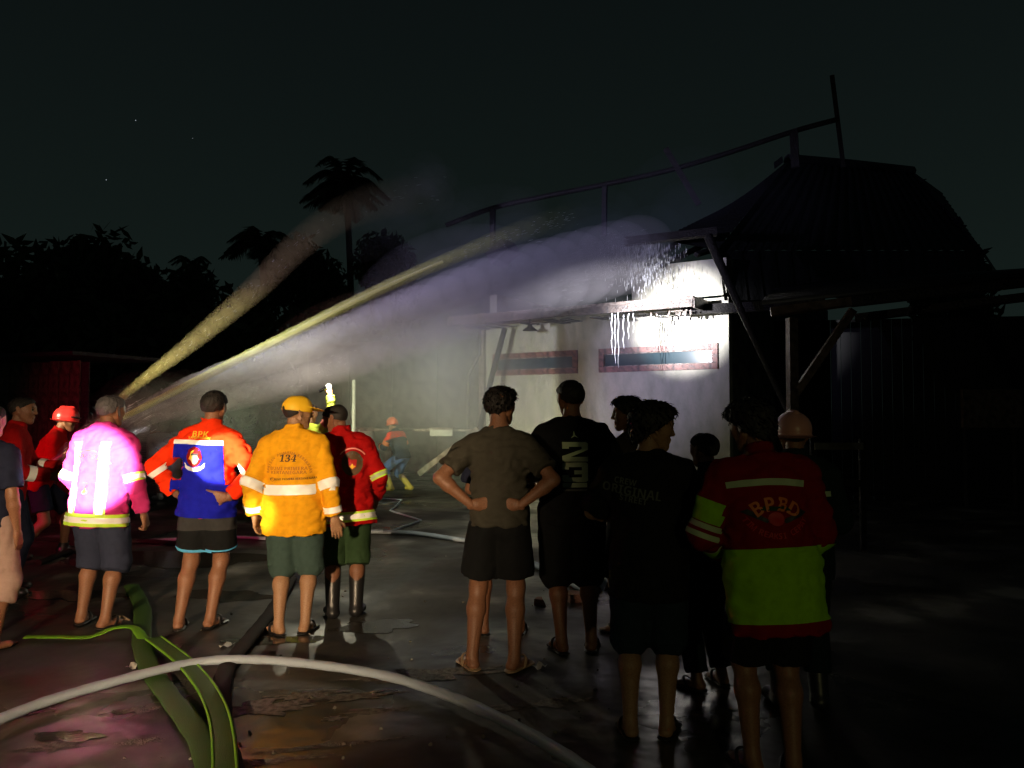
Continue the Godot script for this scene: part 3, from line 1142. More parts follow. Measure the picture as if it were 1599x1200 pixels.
	var pu := mat("puddle", lin(.04, .036, .03), .1)
	pu.uv1_triplanar = true
	pu.uv1_world_triplanar = true
	pu.uv1_scale = Vector3(1.2, 1.2, 2.6)
	pu.normal_enabled = true
	pu.normal_texture = noise_tex("ripples", .03, 3, [], 2.2, 512)
	pu.normal_scale = .16
	var e := SphereMesh.new()
	e.radius = .0125
	e.height = .025
	e.radial_segments = 12
	e.rings = 6
	shapes.eye = e
	var bs := st_new()
	tube(bs, [Vector3(-.02, -.004, .006), Vector3(-.008, .003, .0), Vector3(.008, .003, 0), Vector3(.02, -.004, .006)], [.0025, .0045, .0045, .0025], 6, .6)
	shapes.brow = bs.commit()

func _ready() -> void:
	rng.seed = 11
	# camera
	cam = Camera3D.new()
	cam.name = "camera"
	cam.position = Vector3(0, EYE, 0)
	cam.rotation.x = atan(45.0 / FOC)
	cam.fov = rad_to_deg(2.0 * atan(600.0 / FOC))
	cam.near = 0.05
	cam.far = 900.0
	add_child(cam)
	# night sky
	var env := Environment.new()
	env.background_mode = Environment.BG_SKY
	var sm := ProceduralSkyMaterial.new()
	sm.sky_top_color = Color8(7, 10, 12)
	sm.sky_horizon_color = Color8(22, 31, 28)
	sm.sky_curve = 0.28
	sm.ground_bottom_color = Color8(4, 5, 5)
	sm.ground_horizon_color = Color8(8, 10, 10)
	env.sky = Sky.new()
	env.sky.sky_material = sm
	env.tonemap_mode = Environment.TONE_MAPPER_LINEAR
	env.tonemap_exposure = 1.0
	env.volumetric_fog_enabled = true
	env.volumetric_fog_density = 0.0
	env.sdfgi_enabled = true
	env.ssao_enabled = true
	env.ssil_enabled = true
	var we := WorldEnvironment.new()
	we.name = "environment"
	we.environment = env
	add_child(we)
	make_materials()
	# lamps around the yard; some are added only to brighten jackets
	lamp("warm work lamp on a tripod behind the onlookers on the left", Vector3(-2.2, 2.1, 3.6), Vector3(-1.98, .95, -5.6), 104.0, lin(1.0, .71, .43), 16.5, 1.0, .08)
	lamp("narrow white work lamp aimed at the pink jacket", Vector3(-.8, 1.75, 3.0), Vector3(-3.06, 1.14, -5.65), 1900.0, lin(1.0, .9, .95), 2.2, .5, .02)
	lamp("added narrow white lamp brightening the orange and blue jacket", Vector3(-5.0, 1.6, 1.9), Vector3(-2.02, 1.22, -5.6), 700.0, lin(1.0, .93, .85), 1.3, .12, .02)  # extra cone split off one strong light, added for this lit patch
	lamp("added narrow warm lamp brightening the yellow jacket's hem", Vector3(-3.2, 1.6, 2.2), Vector3(-1.74, .84, -5.4), 170.0, lin(1.0, .9, .6), 1.25, .9, .02)  # added lamp without a source of its own, for the bright hem
	lamp("added dim warm lamp brightening the onlookers on the right", Vector3(1.6, 2.0, 4.5), Vector3(1.1, 1.0, -3.6), 2.4, lin(.95, .85, .36), 20.0, 1.0, .08)  # unseen lamp added to brighten the jackets on the right
	lamp("searchlight on a tall stand behind the left hose crew", Vector3(-7.3, 3.5, -4.2), P(1042, 496, 13.2), 1350.0, lin(.95, .94, 1.0), 4.6, 1.0, .06)
	lamp("bluish flood lamp on a tall stand behind the left hose crew", Vector3(-7.0, 3.2, -4.0), Vector3(-.2, 3.7, -13.0), 118.0, lin(.58, .55, 1.0), 17.5, .9, .06)
	lamp("yellowish flood lamp behind the left hose crew", Vector3(-6.8, 2.6, -4.4), P(735, 655, 15.0), 185.0, lin(.86, 1.0, .60), 12.5, .9, .06)
	lamp("red warning lamp by the left hose crew", Vector3(-6.6, 1.9, -4.4), Vector3(-5.1, 1.3, -8.5), 15.0, lin(1.0, .03, .14), 27.0, 1.0, .08)
	build_ground()
	build_house()
	build_surroundings()
	build_water()
	build_hoses()
	build_people()
	build_small()

func build_ground() -> void:
	var g := PlaneMesh.new()
	g.size = Vector2(360, 360)
	struct(put("ground", g, mats.yard, self))
	var shapes_ := [[255, 872, 1.0, .55], [588, 978, .3, .16], [430, 1000, .3, .1], [350, 930, .4, .2], [120, 930, .4, .2], [1345, 778, .8, .3], [105, 1150, .14, .07]]
	for q in shapes_:
		var c := G(q[0], q[1], .004)
		var st := st_new()
		var n := 30
		var ph := rng.randf() * 9.0
		var pts := []
		for i in n:
			var a := TAU * i / n
			var r := 1.0 + .22 * sin(a * 2 + ph) + .16 * sin(a * 5 + ph * 2) + .08 * sin(a * 9 + ph)
			pts.append(c + Vector3(cos(a) * q[2] * r, 0, sin(a) * q[3] * r))
		for i in n:
			for v in [c, pts[i], pts[(i + 1) % n]]:
				st.set_normal(Vector3.UP)
				st.set_uv(Vector2(v.x, v.z))
				st.add_vertex(v)
		struct(put("puddle", st.commit(), mats.puddle, self))
	# worn pale patches of the concrete
	for q in [[398, 1108, .26, .10], [470, 1086, .18, .05], [225, 1158, .10, .035], [210, 1110, .12, .04], [505, 1166, .34, .022], [430, 1188, .3, .03], [545, 1088, .22, .05], [520, 1122, .05, .03], [690, 1052, .4, .1], [90, 1165, .12, .05], [600, 1110, .14, .03], [330, 1165, .08, .03], [850, 1100, .3, .05]]:
		var c := G(q[0], q[1], .003)
		var sf := st_new()
		var ph := rng.randf() * 9.0
		var n := 44
		var ring := []
		for i in n:
			var a := TAU * i / n
			var r := 1.0 + .35 * sin(a * 3 + ph) * sin(a * 2 + ph * 3) + .25 * sin(a * 7 + ph * 2) + .2 * sin(a * 13 + ph)
			ring.append(c + Vector3(cos(a) * q[2] * r, 0, sin(a) * q[3] * r).rotated(Vector3.UP, .25))
		for i in n:
			for v in [c, ring[i], ring[(i + 1) % n]]:
				sf.set_normal(Vector3.UP)
				sf.add_vertex(v)
		struct(put("worn_concrete", sf.commit(), mats.worn, self))

func build_house() -> void:
	var C := Vector3(3.68, 0, -13.0)
	var o := thing("house", "white plastered house with burnt roof and two long high windows", "house", C, deg_to_rad(-33.4))
	var inv := o.transform.affine_inverse()
	var nrm := o.basis.z
	var FP := func(px: float, py: float, z := 0.0) -> Vector3:
		var v := cam.basis * Vector3((px - 800.0) / FOC, (600.0 - py) / FOC, -1.0)
		var t := (C + nrm * z - cam.position).dot(nrm) / v.dot(nrm)
		return inv * (cam.position + v * t)
	var L := func(px: float, py: float, d: float) -> Vector3: return inv * P(px, py, d)
	var left: float = FP.call(757, 600).x
	# openings: x0, x1, y0, y1
	var wa: Vector3 = FP.call(771, 586)
	var wb: Vector3 = FP.call(903, 547)
	var wc: Vector3 = FP.call(937, 584)
	var wd: Vector3 = FP.call(1122, 536)
	var y0 := (wa.y + wc.y) / 2
	var y1 := (wb.y + wd.y) / 2
	var top: float = FP.call(1000, 392).y
	# front wall around the openings
	var st := st_new()
	var rect := func(x0: float, x1: float, ya: float, yb: float) -> void: box(st, Vector3((x0 + x1) / 2, (ya + yb) / 2, -.09), Vector3(x1 - x0, yb - ya, .18))
	rect.call(left, 0.0, 0.0, y0)
	rect.call(left, wa.x, y0, y1)
	rect.call(wb.x, wc.x, y0, y1)
	rect.call(wd.x, 0.0, y0, y1)
	rect.call(left, 0.0, y1, 3.52)
	put("front_wall", st.commit(), mats.plaster, o)
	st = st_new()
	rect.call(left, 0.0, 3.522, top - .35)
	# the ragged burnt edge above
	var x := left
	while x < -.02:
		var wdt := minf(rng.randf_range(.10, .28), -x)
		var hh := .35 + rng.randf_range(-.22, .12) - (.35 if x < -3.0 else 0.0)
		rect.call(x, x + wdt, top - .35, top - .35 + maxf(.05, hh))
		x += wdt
	put("upper_wall", st.commit(), mats.shaded_plaster, o)  # dimness up here is painted by the darker plaster
	put("lit_plaster", box_mesh(Vector3(1.75, top - .30 - 3.56, .012)), mats.plaster, o, Transform3D(Basis(), Vector3(-.9, (top - .30 + 3.56) / 2, .007)))  # paler sheet that paints in the bright patch of the searchlight
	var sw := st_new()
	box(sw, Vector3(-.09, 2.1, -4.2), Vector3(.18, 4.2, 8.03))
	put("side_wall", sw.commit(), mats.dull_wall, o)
	var lw := st_new()
	box(lw, Vector3(left + .09, 2.0, -2.2), Vector3(.18, 4.0, 4.03))
	put("return_wall", lw.commit(), mats.plaster, o)
	for w in [[wa.x, wb.x], [wc.x, wd.x]]:
		var cx: float = (w[0] + w[1]) / 2
		var ww: float = w[1] - w[0]
		var win := Node3D.new()
		win.name = "window"
		win.position = Vector3(cx, (y0 + y1) / 2, 0)
		o.add_child(win, true)
		var hh := y1 - y0
		for r in [[Vector3(0, hh / 2 - .05, .01), Vector3(ww, .10, .07)], [Vector3(0, -hh / 2 + .05, .01), Vector3(ww, .10, .07)], [Vector3(-ww / 2 + .05, 0, .012), Vector3(.10, hh - .2, .066)], [Vector3(ww / 2 - .05, 0, .012), Vector3(.10, hh - .2, .066)]]:
			put("frame", box_mesh(r[1]), mats.red_frame, win, Transform3D(Basis(), r[0]))
		put("pane", box_mesh(Vector3(ww - .2, hh - .2, .012)), mats.glass_dark, win, Transform3D(Basis(), Vector3(0, 0, -.03)))
		put("bead", box_mesh(Vector3(ww - .2, .018, .02)), mats.pale_wood, win, Transform3D(Basis(), Vector3(0, -hh / 2 + .109, .0)))
		put("bead", box_mesh(Vector3(ww - .2, .018, .02)), mats.pale_wood, win, Transform3D(Basis(), Vector3(0, hh / 2 - .109, .0)))
	# the canopy over the windows
	var ca: Vector3 = FP.call(1083, 480, .75)
	var cb: Vector3 = FP.call(700, 515, .75)
	var cy := ca.y
	var cx0 := cb.x
	var cx1 := ca.x
	var slab := st_new()
	box(slab, Vector3((cx0 + cx1) / 2, cy + .17, .37), Vector3(cx1 - cx0, .05, .77))
	put("canopy_board", slab.commit(), mats.pale_wood, o)
	put("fascia", box_mesh(Vector3(cx1 - cx0, .13, .03)), mats.wet_wood, o, Transform3D(Basis(), Vector3((cx0 + cx1) / 2, cy + .075, .77)))
	put("fascia", box_mesh(Vector3(.03, .16, .76)), mats.wet_wood, o, Transform3D(Basis(), Vector3(cx1 + .016, cy + .07, .38)))
	put("canopy_beam", box_mesh(Vector3(2.3, .16, .14)), mats.charred, o, Transform3D(Basis(Vector3.UP, .18), Vector3(cx1 + .75, cy + .02, .12)))
	for i in 16:                                          # boards of the burnt ceiling under it
		var xx := cx0 + .18 + i * (cx1 - cx0 - .2) / 16.0
		if i in [4, 9, 12]: continue
		var bd := box_mesh(Vector3(.20, .014, rng.randf_range(.35, .72)))
		put("ceiling_board", bd, mats.charred if i % 3 else mats.pale_wood, o, Transform3D(Basis.from_euler(Vector3(rng.randf_range(-.05, .12), rng.randf_range(-.06, .06), rng.randf_range(-.06, .06))), Vector3(xx, cy - .02, .40)))
	for i in 9:
		var xx := cx1 - .1 - i * rng.randf_range(.04, .09)
		put("splinter", box_mesh(Vector3(.03, rng.randf_range(.04, .12), .012)), mats.pale_wood, o, Transform3D(Basis(Vector3(0, 0, 1), rng.randf_range(-.4, .4)), Vector3(xx, cy - .06, .60)))
	# charred timbers along the top of the wall
	for i in 7:
		var xx := -.2 - i * .32
		var bs := st_new()
		bar(bs, Vector3(xx, top - .3 + rng.randf_range(-.05, .1), .12), Vector3(xx + rng.randf_range(-.5, .5), top + rng.randf_range(.05, .35), -1.2), .08, .07)
		put("charred_rafter", bs.commit(), mats.charred, o)
	var pl := st_new()
	bar(pl, L.call(975, 378, 13.2), L.call(1120, 362, 12.9), .14, .1)
	put("wall_plate", pl.commit(), mats.charred, o)
	# the bent ridge pole with its posts
	var rp := st_new()
	var ridge := []
	for q in [[697, 352, 16.6], [770, 325, 16.4], [860, 305, 16.2], [945, 288, 16.1], [1045, 266, 15.9], [1140, 238, 15.8], [1240, 205, 15.7], [1310, 186, 15.6]]: ridge.append(L.call(q[0], q[1], q[2]))
	tube(rp, smooth(ridge, 30), [.055], 7)
	put("ridge_pole", rp.commit(), mats.charred, o)
	for q in [[770, 325, 770, 395, 16.4, .11], [945, 290, 944, 370, 16.1, .10], [1240, 203, 1243, 262, 15.7, .16], [1300, 118, 1318, 262, 15.6, .09], [1040, 232, 1092, 320, 15.85, .12]]:
		var ps := st_new()
		bar(ps, L.call(q[0], q[1], q[4]), L.call(q[2], q[3], q[4] + .02), q[5], q[5] * .8)
		put("roof_post", ps.commit(), mats.charred, o)
	var tri := st_new()
	box(tri, L.call(786, 396, 16.2), Vector3(.5, .3, .5), Basis(Vector3(0, 0, 1), .6))
	put("gable_stump", tri.commit(), mats.charred, o)
	# the part of the roof that still stands: corrugated sheets on a hipped frame
	var quads := [
		[[1235, 250, 17.2], [1425, 268, 19.5], [1535, 392, 17.6], [1120, 392, 13.1]],
		[[1235, 250, 17.2], [1120, 392, 13.1], [1028, 376, 13.5], [1150, 318, 15.4]],
		[[1425, 268, 19.5], [1535, 392, 17.6], [1560, 430, 20.5], [1470, 300, 21.0]],
		[[1120, 392, 13.1], [1535, 392, 17.6], [1540, 460, 17.4], [1130, 470, 12.95]]]
	for q in quads:
		var c := []
		for p in q: c.append(L.call(p[0], p[1], p[2]))
		var rs := st_new()
		var n := 40
		var up: Vector3 = ((c[1] as Vector3) - (c[0] as Vector3)).cross((c[3] as Vector3) - (c[0] as Vector3)).normalized()
		for i in n:
			var a0: Vector3 = (c[0] as Vector3).lerp(c[1], float(i) / n) + up * (.025 if i % 2 else -.025)
			var a1: Vector3 = (c[0] as Vector3).lerp(c[1], float(i + 1) / n) + up * (-.025 if i % 2 else .025)
			var b0: Vector3 = (c[3] as Vector3).lerp(c[2], float(i) / n) + up * (.025 if i % 2 else -.025)
			var b1: Vector3 = (c[3] as Vector3).lerp(c[2], float(i + 1) / n) + up * (-.025 if i % 2 else .025)
			for v in [a0, a1, b0, a1, b1, b0]: rs.add_vertex(v)
		rs.generate_normals()
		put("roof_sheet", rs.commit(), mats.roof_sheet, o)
	for i in 9:                                           # torn sheets along the burnt edges
		var t := rng.randf()
		var c: Vector3 = (L.call(1235, 250, 17.2) as Vector3).lerp(L.call(1030, 378, 13.5), t) if i % 5 == 4 else (L.call(1425, 268, 19.4) as Vector3).lerp(L.call(1535, 395, 17.6), t)
		put("torn_sheet", box_mesh(Vector3(rng.randf_range(.15, .4), .012, rng.randf_range(.15, .4))), mats.roof_sheet, o, Transform3D(Basis.from_euler(Vector3(rng.randf_range(-.8, .8), rng.randf() * 3.0, rng.randf_range(-.9, .9))), c + Vector3(rng.randf_range(-.1, .1), rng.randf_range(-.1, .12), 0)))
	var rg := st_new()
	tube(rg, [L.call(1232, 250, 17.2), L.call(1330, 258, 18.3), L.call(1424, 268, 19.5)], [.14], 8)
	put("ridge_cap", rg.commit(), mats.roof_sheet, o)
	# leaning poles in front of the right corner and the left window
	var lp := st_new()
	tube(lp, smooth([L.call(1106, 368, 12.4), L.call(1160, 490, 12.2), L.call(1222, 622, 12.0), L.call(1262, 705, 11.9)], 12), [.075, .075, .07, .065, .06, .055, .05, .05], 7)
	put("fallen_pole", lp.commit(), mats.charred, o)
	var lp2 := st_new()
	tube(lp2, [FP.call(789, 512, .35), FP.call(768, 590, .45), FP.call(752, 660, .6), FP.call(742, 745, .9)], [.055], 7)
	put("fallen_pole", lp2.commit(), mats.charred, o)
	put("corner_trim", box_mesh(Vector3(.12, 3.6, .12)), mats.pale_wood, o, Transform3D(Basis(), Vector3(left - .02, 1.8, .03)))
	var down := st_new()
	tube(down, [Vector3(left - .35, 0, .1), Vector3(left - .35, 2.3, .1), Vector3(left - .06, 2.75, .1), Vector3(left - .06, 3.4, .1)], [.035], 8)
	put("downpipe", down.commit(), mats.dull_wall, o)
	# lamp under the canopy
	var lm := thing("hanging_lamp", "small unlit lamp with a flared shade hanging under the canopy", "lamp", o.transform * (FP.call(828, 506, .45) as Vector3))
	var ls := st_new()
	tube(ls, [Vector3(0, .0, 0), Vector3(0, -.05, 0), Vector3(0, -.12, 0), Vector3(0, -.13, 0)], [.03, .05, .14, .135], 14)
	put("lamp_shade", ls.commit(), mats.charred, lm)
	var lr := st_new()
	tube(lr, [Vector3(0, .12, 0), Vector3.ZERO], [.012], 6)
	put("rod", lr.commit(), mats.black_rubber, lm)

func wall_with_boards(called: String, label: String, category: String, a: Vector3, b: Vector3, h: float, m: Material, w: float) -> Node3D:
	var o := thing(called, label, category, a)
	var n := int(a.distance_to(b) / w)
	var y := (b - a).normalized()
	var bs := Basis(y, Vector3.UP, y.cross(Vector3.UP))
	for i in n:
		var bm := box_mesh(Vector3(w * .96, h * rng.randf_range(.985, 1.0), .02))
		put("board", bm, m, o, Transform3D(bs, y * (i + .5) * w + Vector3(0, h / 2, 0) + bs.z * rng.randf_range(-.008, .008)))
	var back := box_mesh(Vector3(a.distance_to(b), h * .98, .02))
	put("backing", back, mats.charred, o, Transform3D(bs, (b - a) / 2 + Vector3(0, h / 2, 0) - bs.z * .035 * signf(bs.z.z)))
	return o

func build_surroundings() -> void:
	# the neighbouring wall behind the mist
	var a := spot(470, 21.0)
	var b := spot(770, 19.5)
	var o := thing("boundary_wall", "long plastered wall in the mist left of the white house", "wall", a)
	var y := (b - a).normalized()
	var bs := Basis(y, Vector3.UP, y.cross(Vector3.UP))
	put("plaster_face", box_mesh(Vector3(a.distance_to(b) + 1.0, 3.3, .2)), mats.dull_wall, o, Transform3D(bs, (b - a) / 2 + y * .5 + Vector3(0, 1.65, 0)))
	put("coping", box_mesh(Vector3(a.distance_to(b) + 1.1, .12, .3)), mats.wet_wood, o, Transform3D(bs, (b - a) / 2 + y * .5 + Vector3(0, 3.36, 0)))
	for k in 5:
		put("pilaster", box_mesh(Vector3(.18, 3.2, .08)), mats.dull_wall, o, Transform3D(bs, y * (k * 1.25 + .2) + Vector3(0, 1.6, 0) + bs.z * .141 * signf(bs.z.z)))
	# bench with boxes on it
	var ta := P(556, 671, 16.5)
	var tb := P(742, 672, 16.0)
	var t := thing("work_bench", "long low wooden bench standing before the misty wall", "bench", ta * Vector3(1, 0, 1))
	var ty := (tb - ta).normalized()
	var tbs := Basis(ty, Vector3.UP, ty.cross(Vector3.UP))
	var to := ta * Vector3(1, 0, 1)
	for k in 3: put("plank", box_mesh(Vector3(ta.distance_to(tb), .05, .17)), mats.pale_wood, t, Transform3D(tbs, (ta + tb) / 2 - to + tbs.z * (k - 1) * .18))
	for u in [.03, .97]:
		for s in [-1, 1]:
			var q: Vector3 = ta.lerp(tb, u) - to + tbs.z * s * .2
			put("leg", box_mesh(Vector3(.045, q.y - .03, .045)), mats.pale_wood, t, Transform3D(tbs, Vector3(q.x, q.y / 2 - .015, q.z)))
	for q in [[572, 679, 16.3, .30, .22, "small pale box hung on the left part of the bench"], [690, 676, 15.75, .46, .13, "wide pale box hanging at the right part of the bench"]]:
		var c := P(q[1 - 1], q[1], q[2])
		var bx := thing("pale_box", q[5], "box", c - Vector3(0, q[4] / 2, 0))
		put("carton", box_mesh(Vector3(q[3], q[4], .2)), mats.white_board, bx, Transform3D(Basis(), Vector3(0, q[4] / 2, 0)))
		put("lid", box_mesh(Vector3(q[3] + .03, .04, .23)), mats.pale_wood, bx, Transform3D(Basis(), Vector3(0, q[4] + .021, 0)))
	# lit wet post
	var pp := spot(553, 14.0)
	var po := thing("wet_post", "slim wet metal post shining in the torch light", "post", pp)
	var ps := st_new()
	tube(ps, [Vector3.ZERO, Vector3(0, 2.15, 0)], [.035], 8)
	put("shaft", ps.commit(), mats.white_board, po)
	put("foot_plate", box_mesh(Vector3(.2, .03, .2)), mats.metal, po, Transform3D(Basis(), Vector3(0, .015, 0)))
	# fallen pale beam
	var fb := thing("fallen_beam", "pale timber beam leaning down beside the grey shirt", "beam", P(740, 672, 15.0) * Vector3(1, 0, 1))
	var fst := st_new()
	bar(fst, P(748, 670, 15.0) - fb.position, P(655, 740, 15.6) - fb.position, .11, .09)
	put("timber", fst.commit(), mats.pale_wood, fb)
	# shed on the left
	wall_with_boards("shed", "board-walled shed behind the hose crew on the far left", "shed", spot(-70, 11.6), spot(136, 10.6), 2.28, mats.wet_wood, .2)
	var sr := st_new()
	var sa := spot(-80, 11.4) + Vector3(0, 2.32, 0)
	var sb := spot(142, 10.4) + Vector3(0, 2.32, 0)
	box(sr, (sa + sb) / 2 + Vector3(0, .03, -.6), Vector3(sa.distance_to(sb) + .3, .05, 1.6), Basis(Vector3.UP, atan2(-(sb - sa).z, (sb - sa).x)))
	var shed := get_node("shed")
	put("roof", sr.commit(), mats.roof_sheet, shed, Transform3D(Basis(), -(shed as Node3D).position))
	# carport on the right
	var cp := thing("carport", "dark open carport with post and brace on the right", "carport", spot(1237, 10.5))
	var iv := cp.position
	var bm := st_new()
	bar(bm, P(1204, 488, 10.5) - iv, P(1340, 470, 10.2) - iv, .11, .11)
	put("beam", bm.commit(), mats.wet_wood, cp)
	var bm2 := st_new()
	bar(bm2, P(1336, 497, 11.0) - iv, P(1620, 462, 10.0) - iv, .10, .10)
	put("beam", bm2.commit(), mats.charred, cp)
	var bm3 := st_new()
	bar(bm3, P(1330, 472, 10.2) - iv, P(1640, 436, 9.6) - iv, .12, .10)
	put("beam", bm3.commit(), mats.charred, cp)
	var post := st_new()
	bar(post, P(1237, 497, 10.5) - iv, Vector3(0, 0, 0), .12, .12)
	put("post", post.commit(), mats.wet_wood, cp)
	var br := st_new()
	bar(br, P(1333, 484, 10.35) - iv, P(1238, 622, 10.5) - iv, .10, .08)
	put("brace", br.commit(), mats.wet_wood, cp)
	var cr := st_new()
	var q0 := P(1190, 470, 10.6) - iv
	var q1 := P(1660, 420, 9.4) - iv
	var q2 := P(1660, 415, 14.0) - iv
	var q3 := P(1215, 445, 15.0) - iv
	for v in [q0, q1, q3, q1, q2, q3, q0 - Vector3(0, .06, 0), q3 - Vector3(0, .06, 0), q1 - Vector3(0, .06, 0), q1 - Vector3(0, .06, 0), q3 - Vector3(0, .06, 0), q2 - Vector3(0, .06, 0)]: cr.add_vertex(v)
	for e in [[q0, q1], [q1, q2], [q2, q3], [q3, q0]]:
		var dn := Vector3(0, .06, 0)
		for v in [e[0], e[0] - dn, e[1], e[1], e[0] - dn, e[1] - dn]: cr.add_vertex(v)
	cr.generate_normals()
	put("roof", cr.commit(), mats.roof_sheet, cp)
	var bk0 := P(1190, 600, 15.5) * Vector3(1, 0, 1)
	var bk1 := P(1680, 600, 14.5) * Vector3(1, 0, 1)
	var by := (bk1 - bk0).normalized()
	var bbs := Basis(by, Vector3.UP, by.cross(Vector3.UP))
	for k in 30: put("added_back_board", box_mesh(Vector3(bk0.distance_to(bk1) / 30 - .012, 3.4, .03)), mats.night_black, cp, Transform3D(bbs, bk0 + by * (k + .5) * bk0.distance_to(bk1) / 30 + Vector3(0, 1.7, 0) - iv))  # added boards, coloured near black to stand in for the darkness here
	# faint things in the dark on the right
	var pn := thing("plaster_panel", "faint plastered panel in the dark at the far right", "wall", spot(1548, 12.5))
	put("panel", box_mesh(Vector3(.95, .62, .08)), mats.wet_wood, pn, Transform3D(Basis(), Vector3(0, 1.62, 0)))
	for s in [-1, 1]: put("leg", box_mesh(Vector3(.09, 1.31, .09)), mats.night_black, pn, Transform3D(Basis(), Vector3(s * .4, .655, 0)))
	var cr2 := thing("crate", "pale crate in the dark beside the pinkish helmet", "crate", spot(1295, 9.0))
	for k in [0, 4]: put("slat", box_mesh(Vector3(.55, .08, .02)), mats.dull_wall if k == 4 else mats.night_black, cr2, Transform3D(Basis(), Vector3(0, .75 + k * .105, .25)))
	for s in [-1, 1]: put("slat", box_mesh(Vector3(.06, 1.25, .05)), mats.night_black, cr2, Transform3D(Basis(), Vector3(s * .28, .625, .21)))
	# trees
	tree("broad dark tree at the far left edge behind the shed", 10, 352, 26.0, 3.4, 3.2, .34, 2600)
	tree("dark leafy tree second from the left edge", 118, 350, 27.0, 2.7, 3.0, .32, 2200)
	tree("dark tree lower than its left neighbours, above the shed's right end", 205, 405, 28.0, 2.3, 2.5, .3, 1800)
	tree("narrow pointed tree left of the smaller palm", 312, 388, 30.0, 1.1, 2.9, .28, 1500)
	tree("low bushy tree between the pointed tree and the smaller palm", 372, 430, 31.0, 1.7, 2.1, .28, 1400)
	tree("low dark tree left of the pointed tree", 258, 425, 29.0, 1.9, 2.2, .3, 1500)
	tree("dark tree under the taller palm", 470, 350, 33.0, 1.4, 2.3, .3, 1500)
	tree("slim tree standing behind the tall jet", 520, 392, 30.0, 1.2, 2.2, .28, 1200)
	tree("round-crowned tree right of the taller palm", 600, 352, 25.0, 1.25, 1.25, .16, 3200)
	tree("dark ragged tree behind the right slope of the burnt roof", 1492, 365, 25.0, 1.5, 2.6, .3, 1600)
	palm("tall palm with drooping fronds against the sky", 541, 252, 32.0, 2.0, 23)
	palm("smaller palm left of the tall one", 408, 352, 31.0, 1.6, 20)
	palm("small palm whose top shows over the bushes left of the smaller palm", 300, 395, 32.0, 1.0, 11)
	var hd := st_new()
	for k in 46:
		var px := -60.0 + k * 15.5
		leafy(hd, P(px, 575 + rng.randf_range(-10, 20), 25.0 + rng.randf_range(-1, 2)), Vector3(.9, 2.1, .9), 150, .34)
	hd.generate_normals()
	var hedge := put("hedge", hd.commit(), mats.leaf, self)
	hedge.set_meta("kind", "stuff")
	tag(hedge, "dark mass of hedge below the trees at the back", "hedge")
	# stars
	var star := SphereMesh.new()
	star.radius = .22
	star.height = .44
	star.radial_segments = 8
	star.rings = 4
	var sg := StandardMaterial3D.new()
	sg.emission_enabled = true
	sg.emission = Color(.9, .95, 1)
	sg.emission_energy_multiplier = .55
	for q in [[212, 188, "star at the upper left, the highest of the three"], [166, 281, "star at the left, the lowest of the three"], [301, 216, "faint star right of the highest one"]]:
		tag(put("star", star, sg, self, Transform3D(Basis().scaled(Vector3.ONE * (1.0 if q[0] != 301 else .6)), P(q[0], q[1], 420))), q[2], "star", "stars")

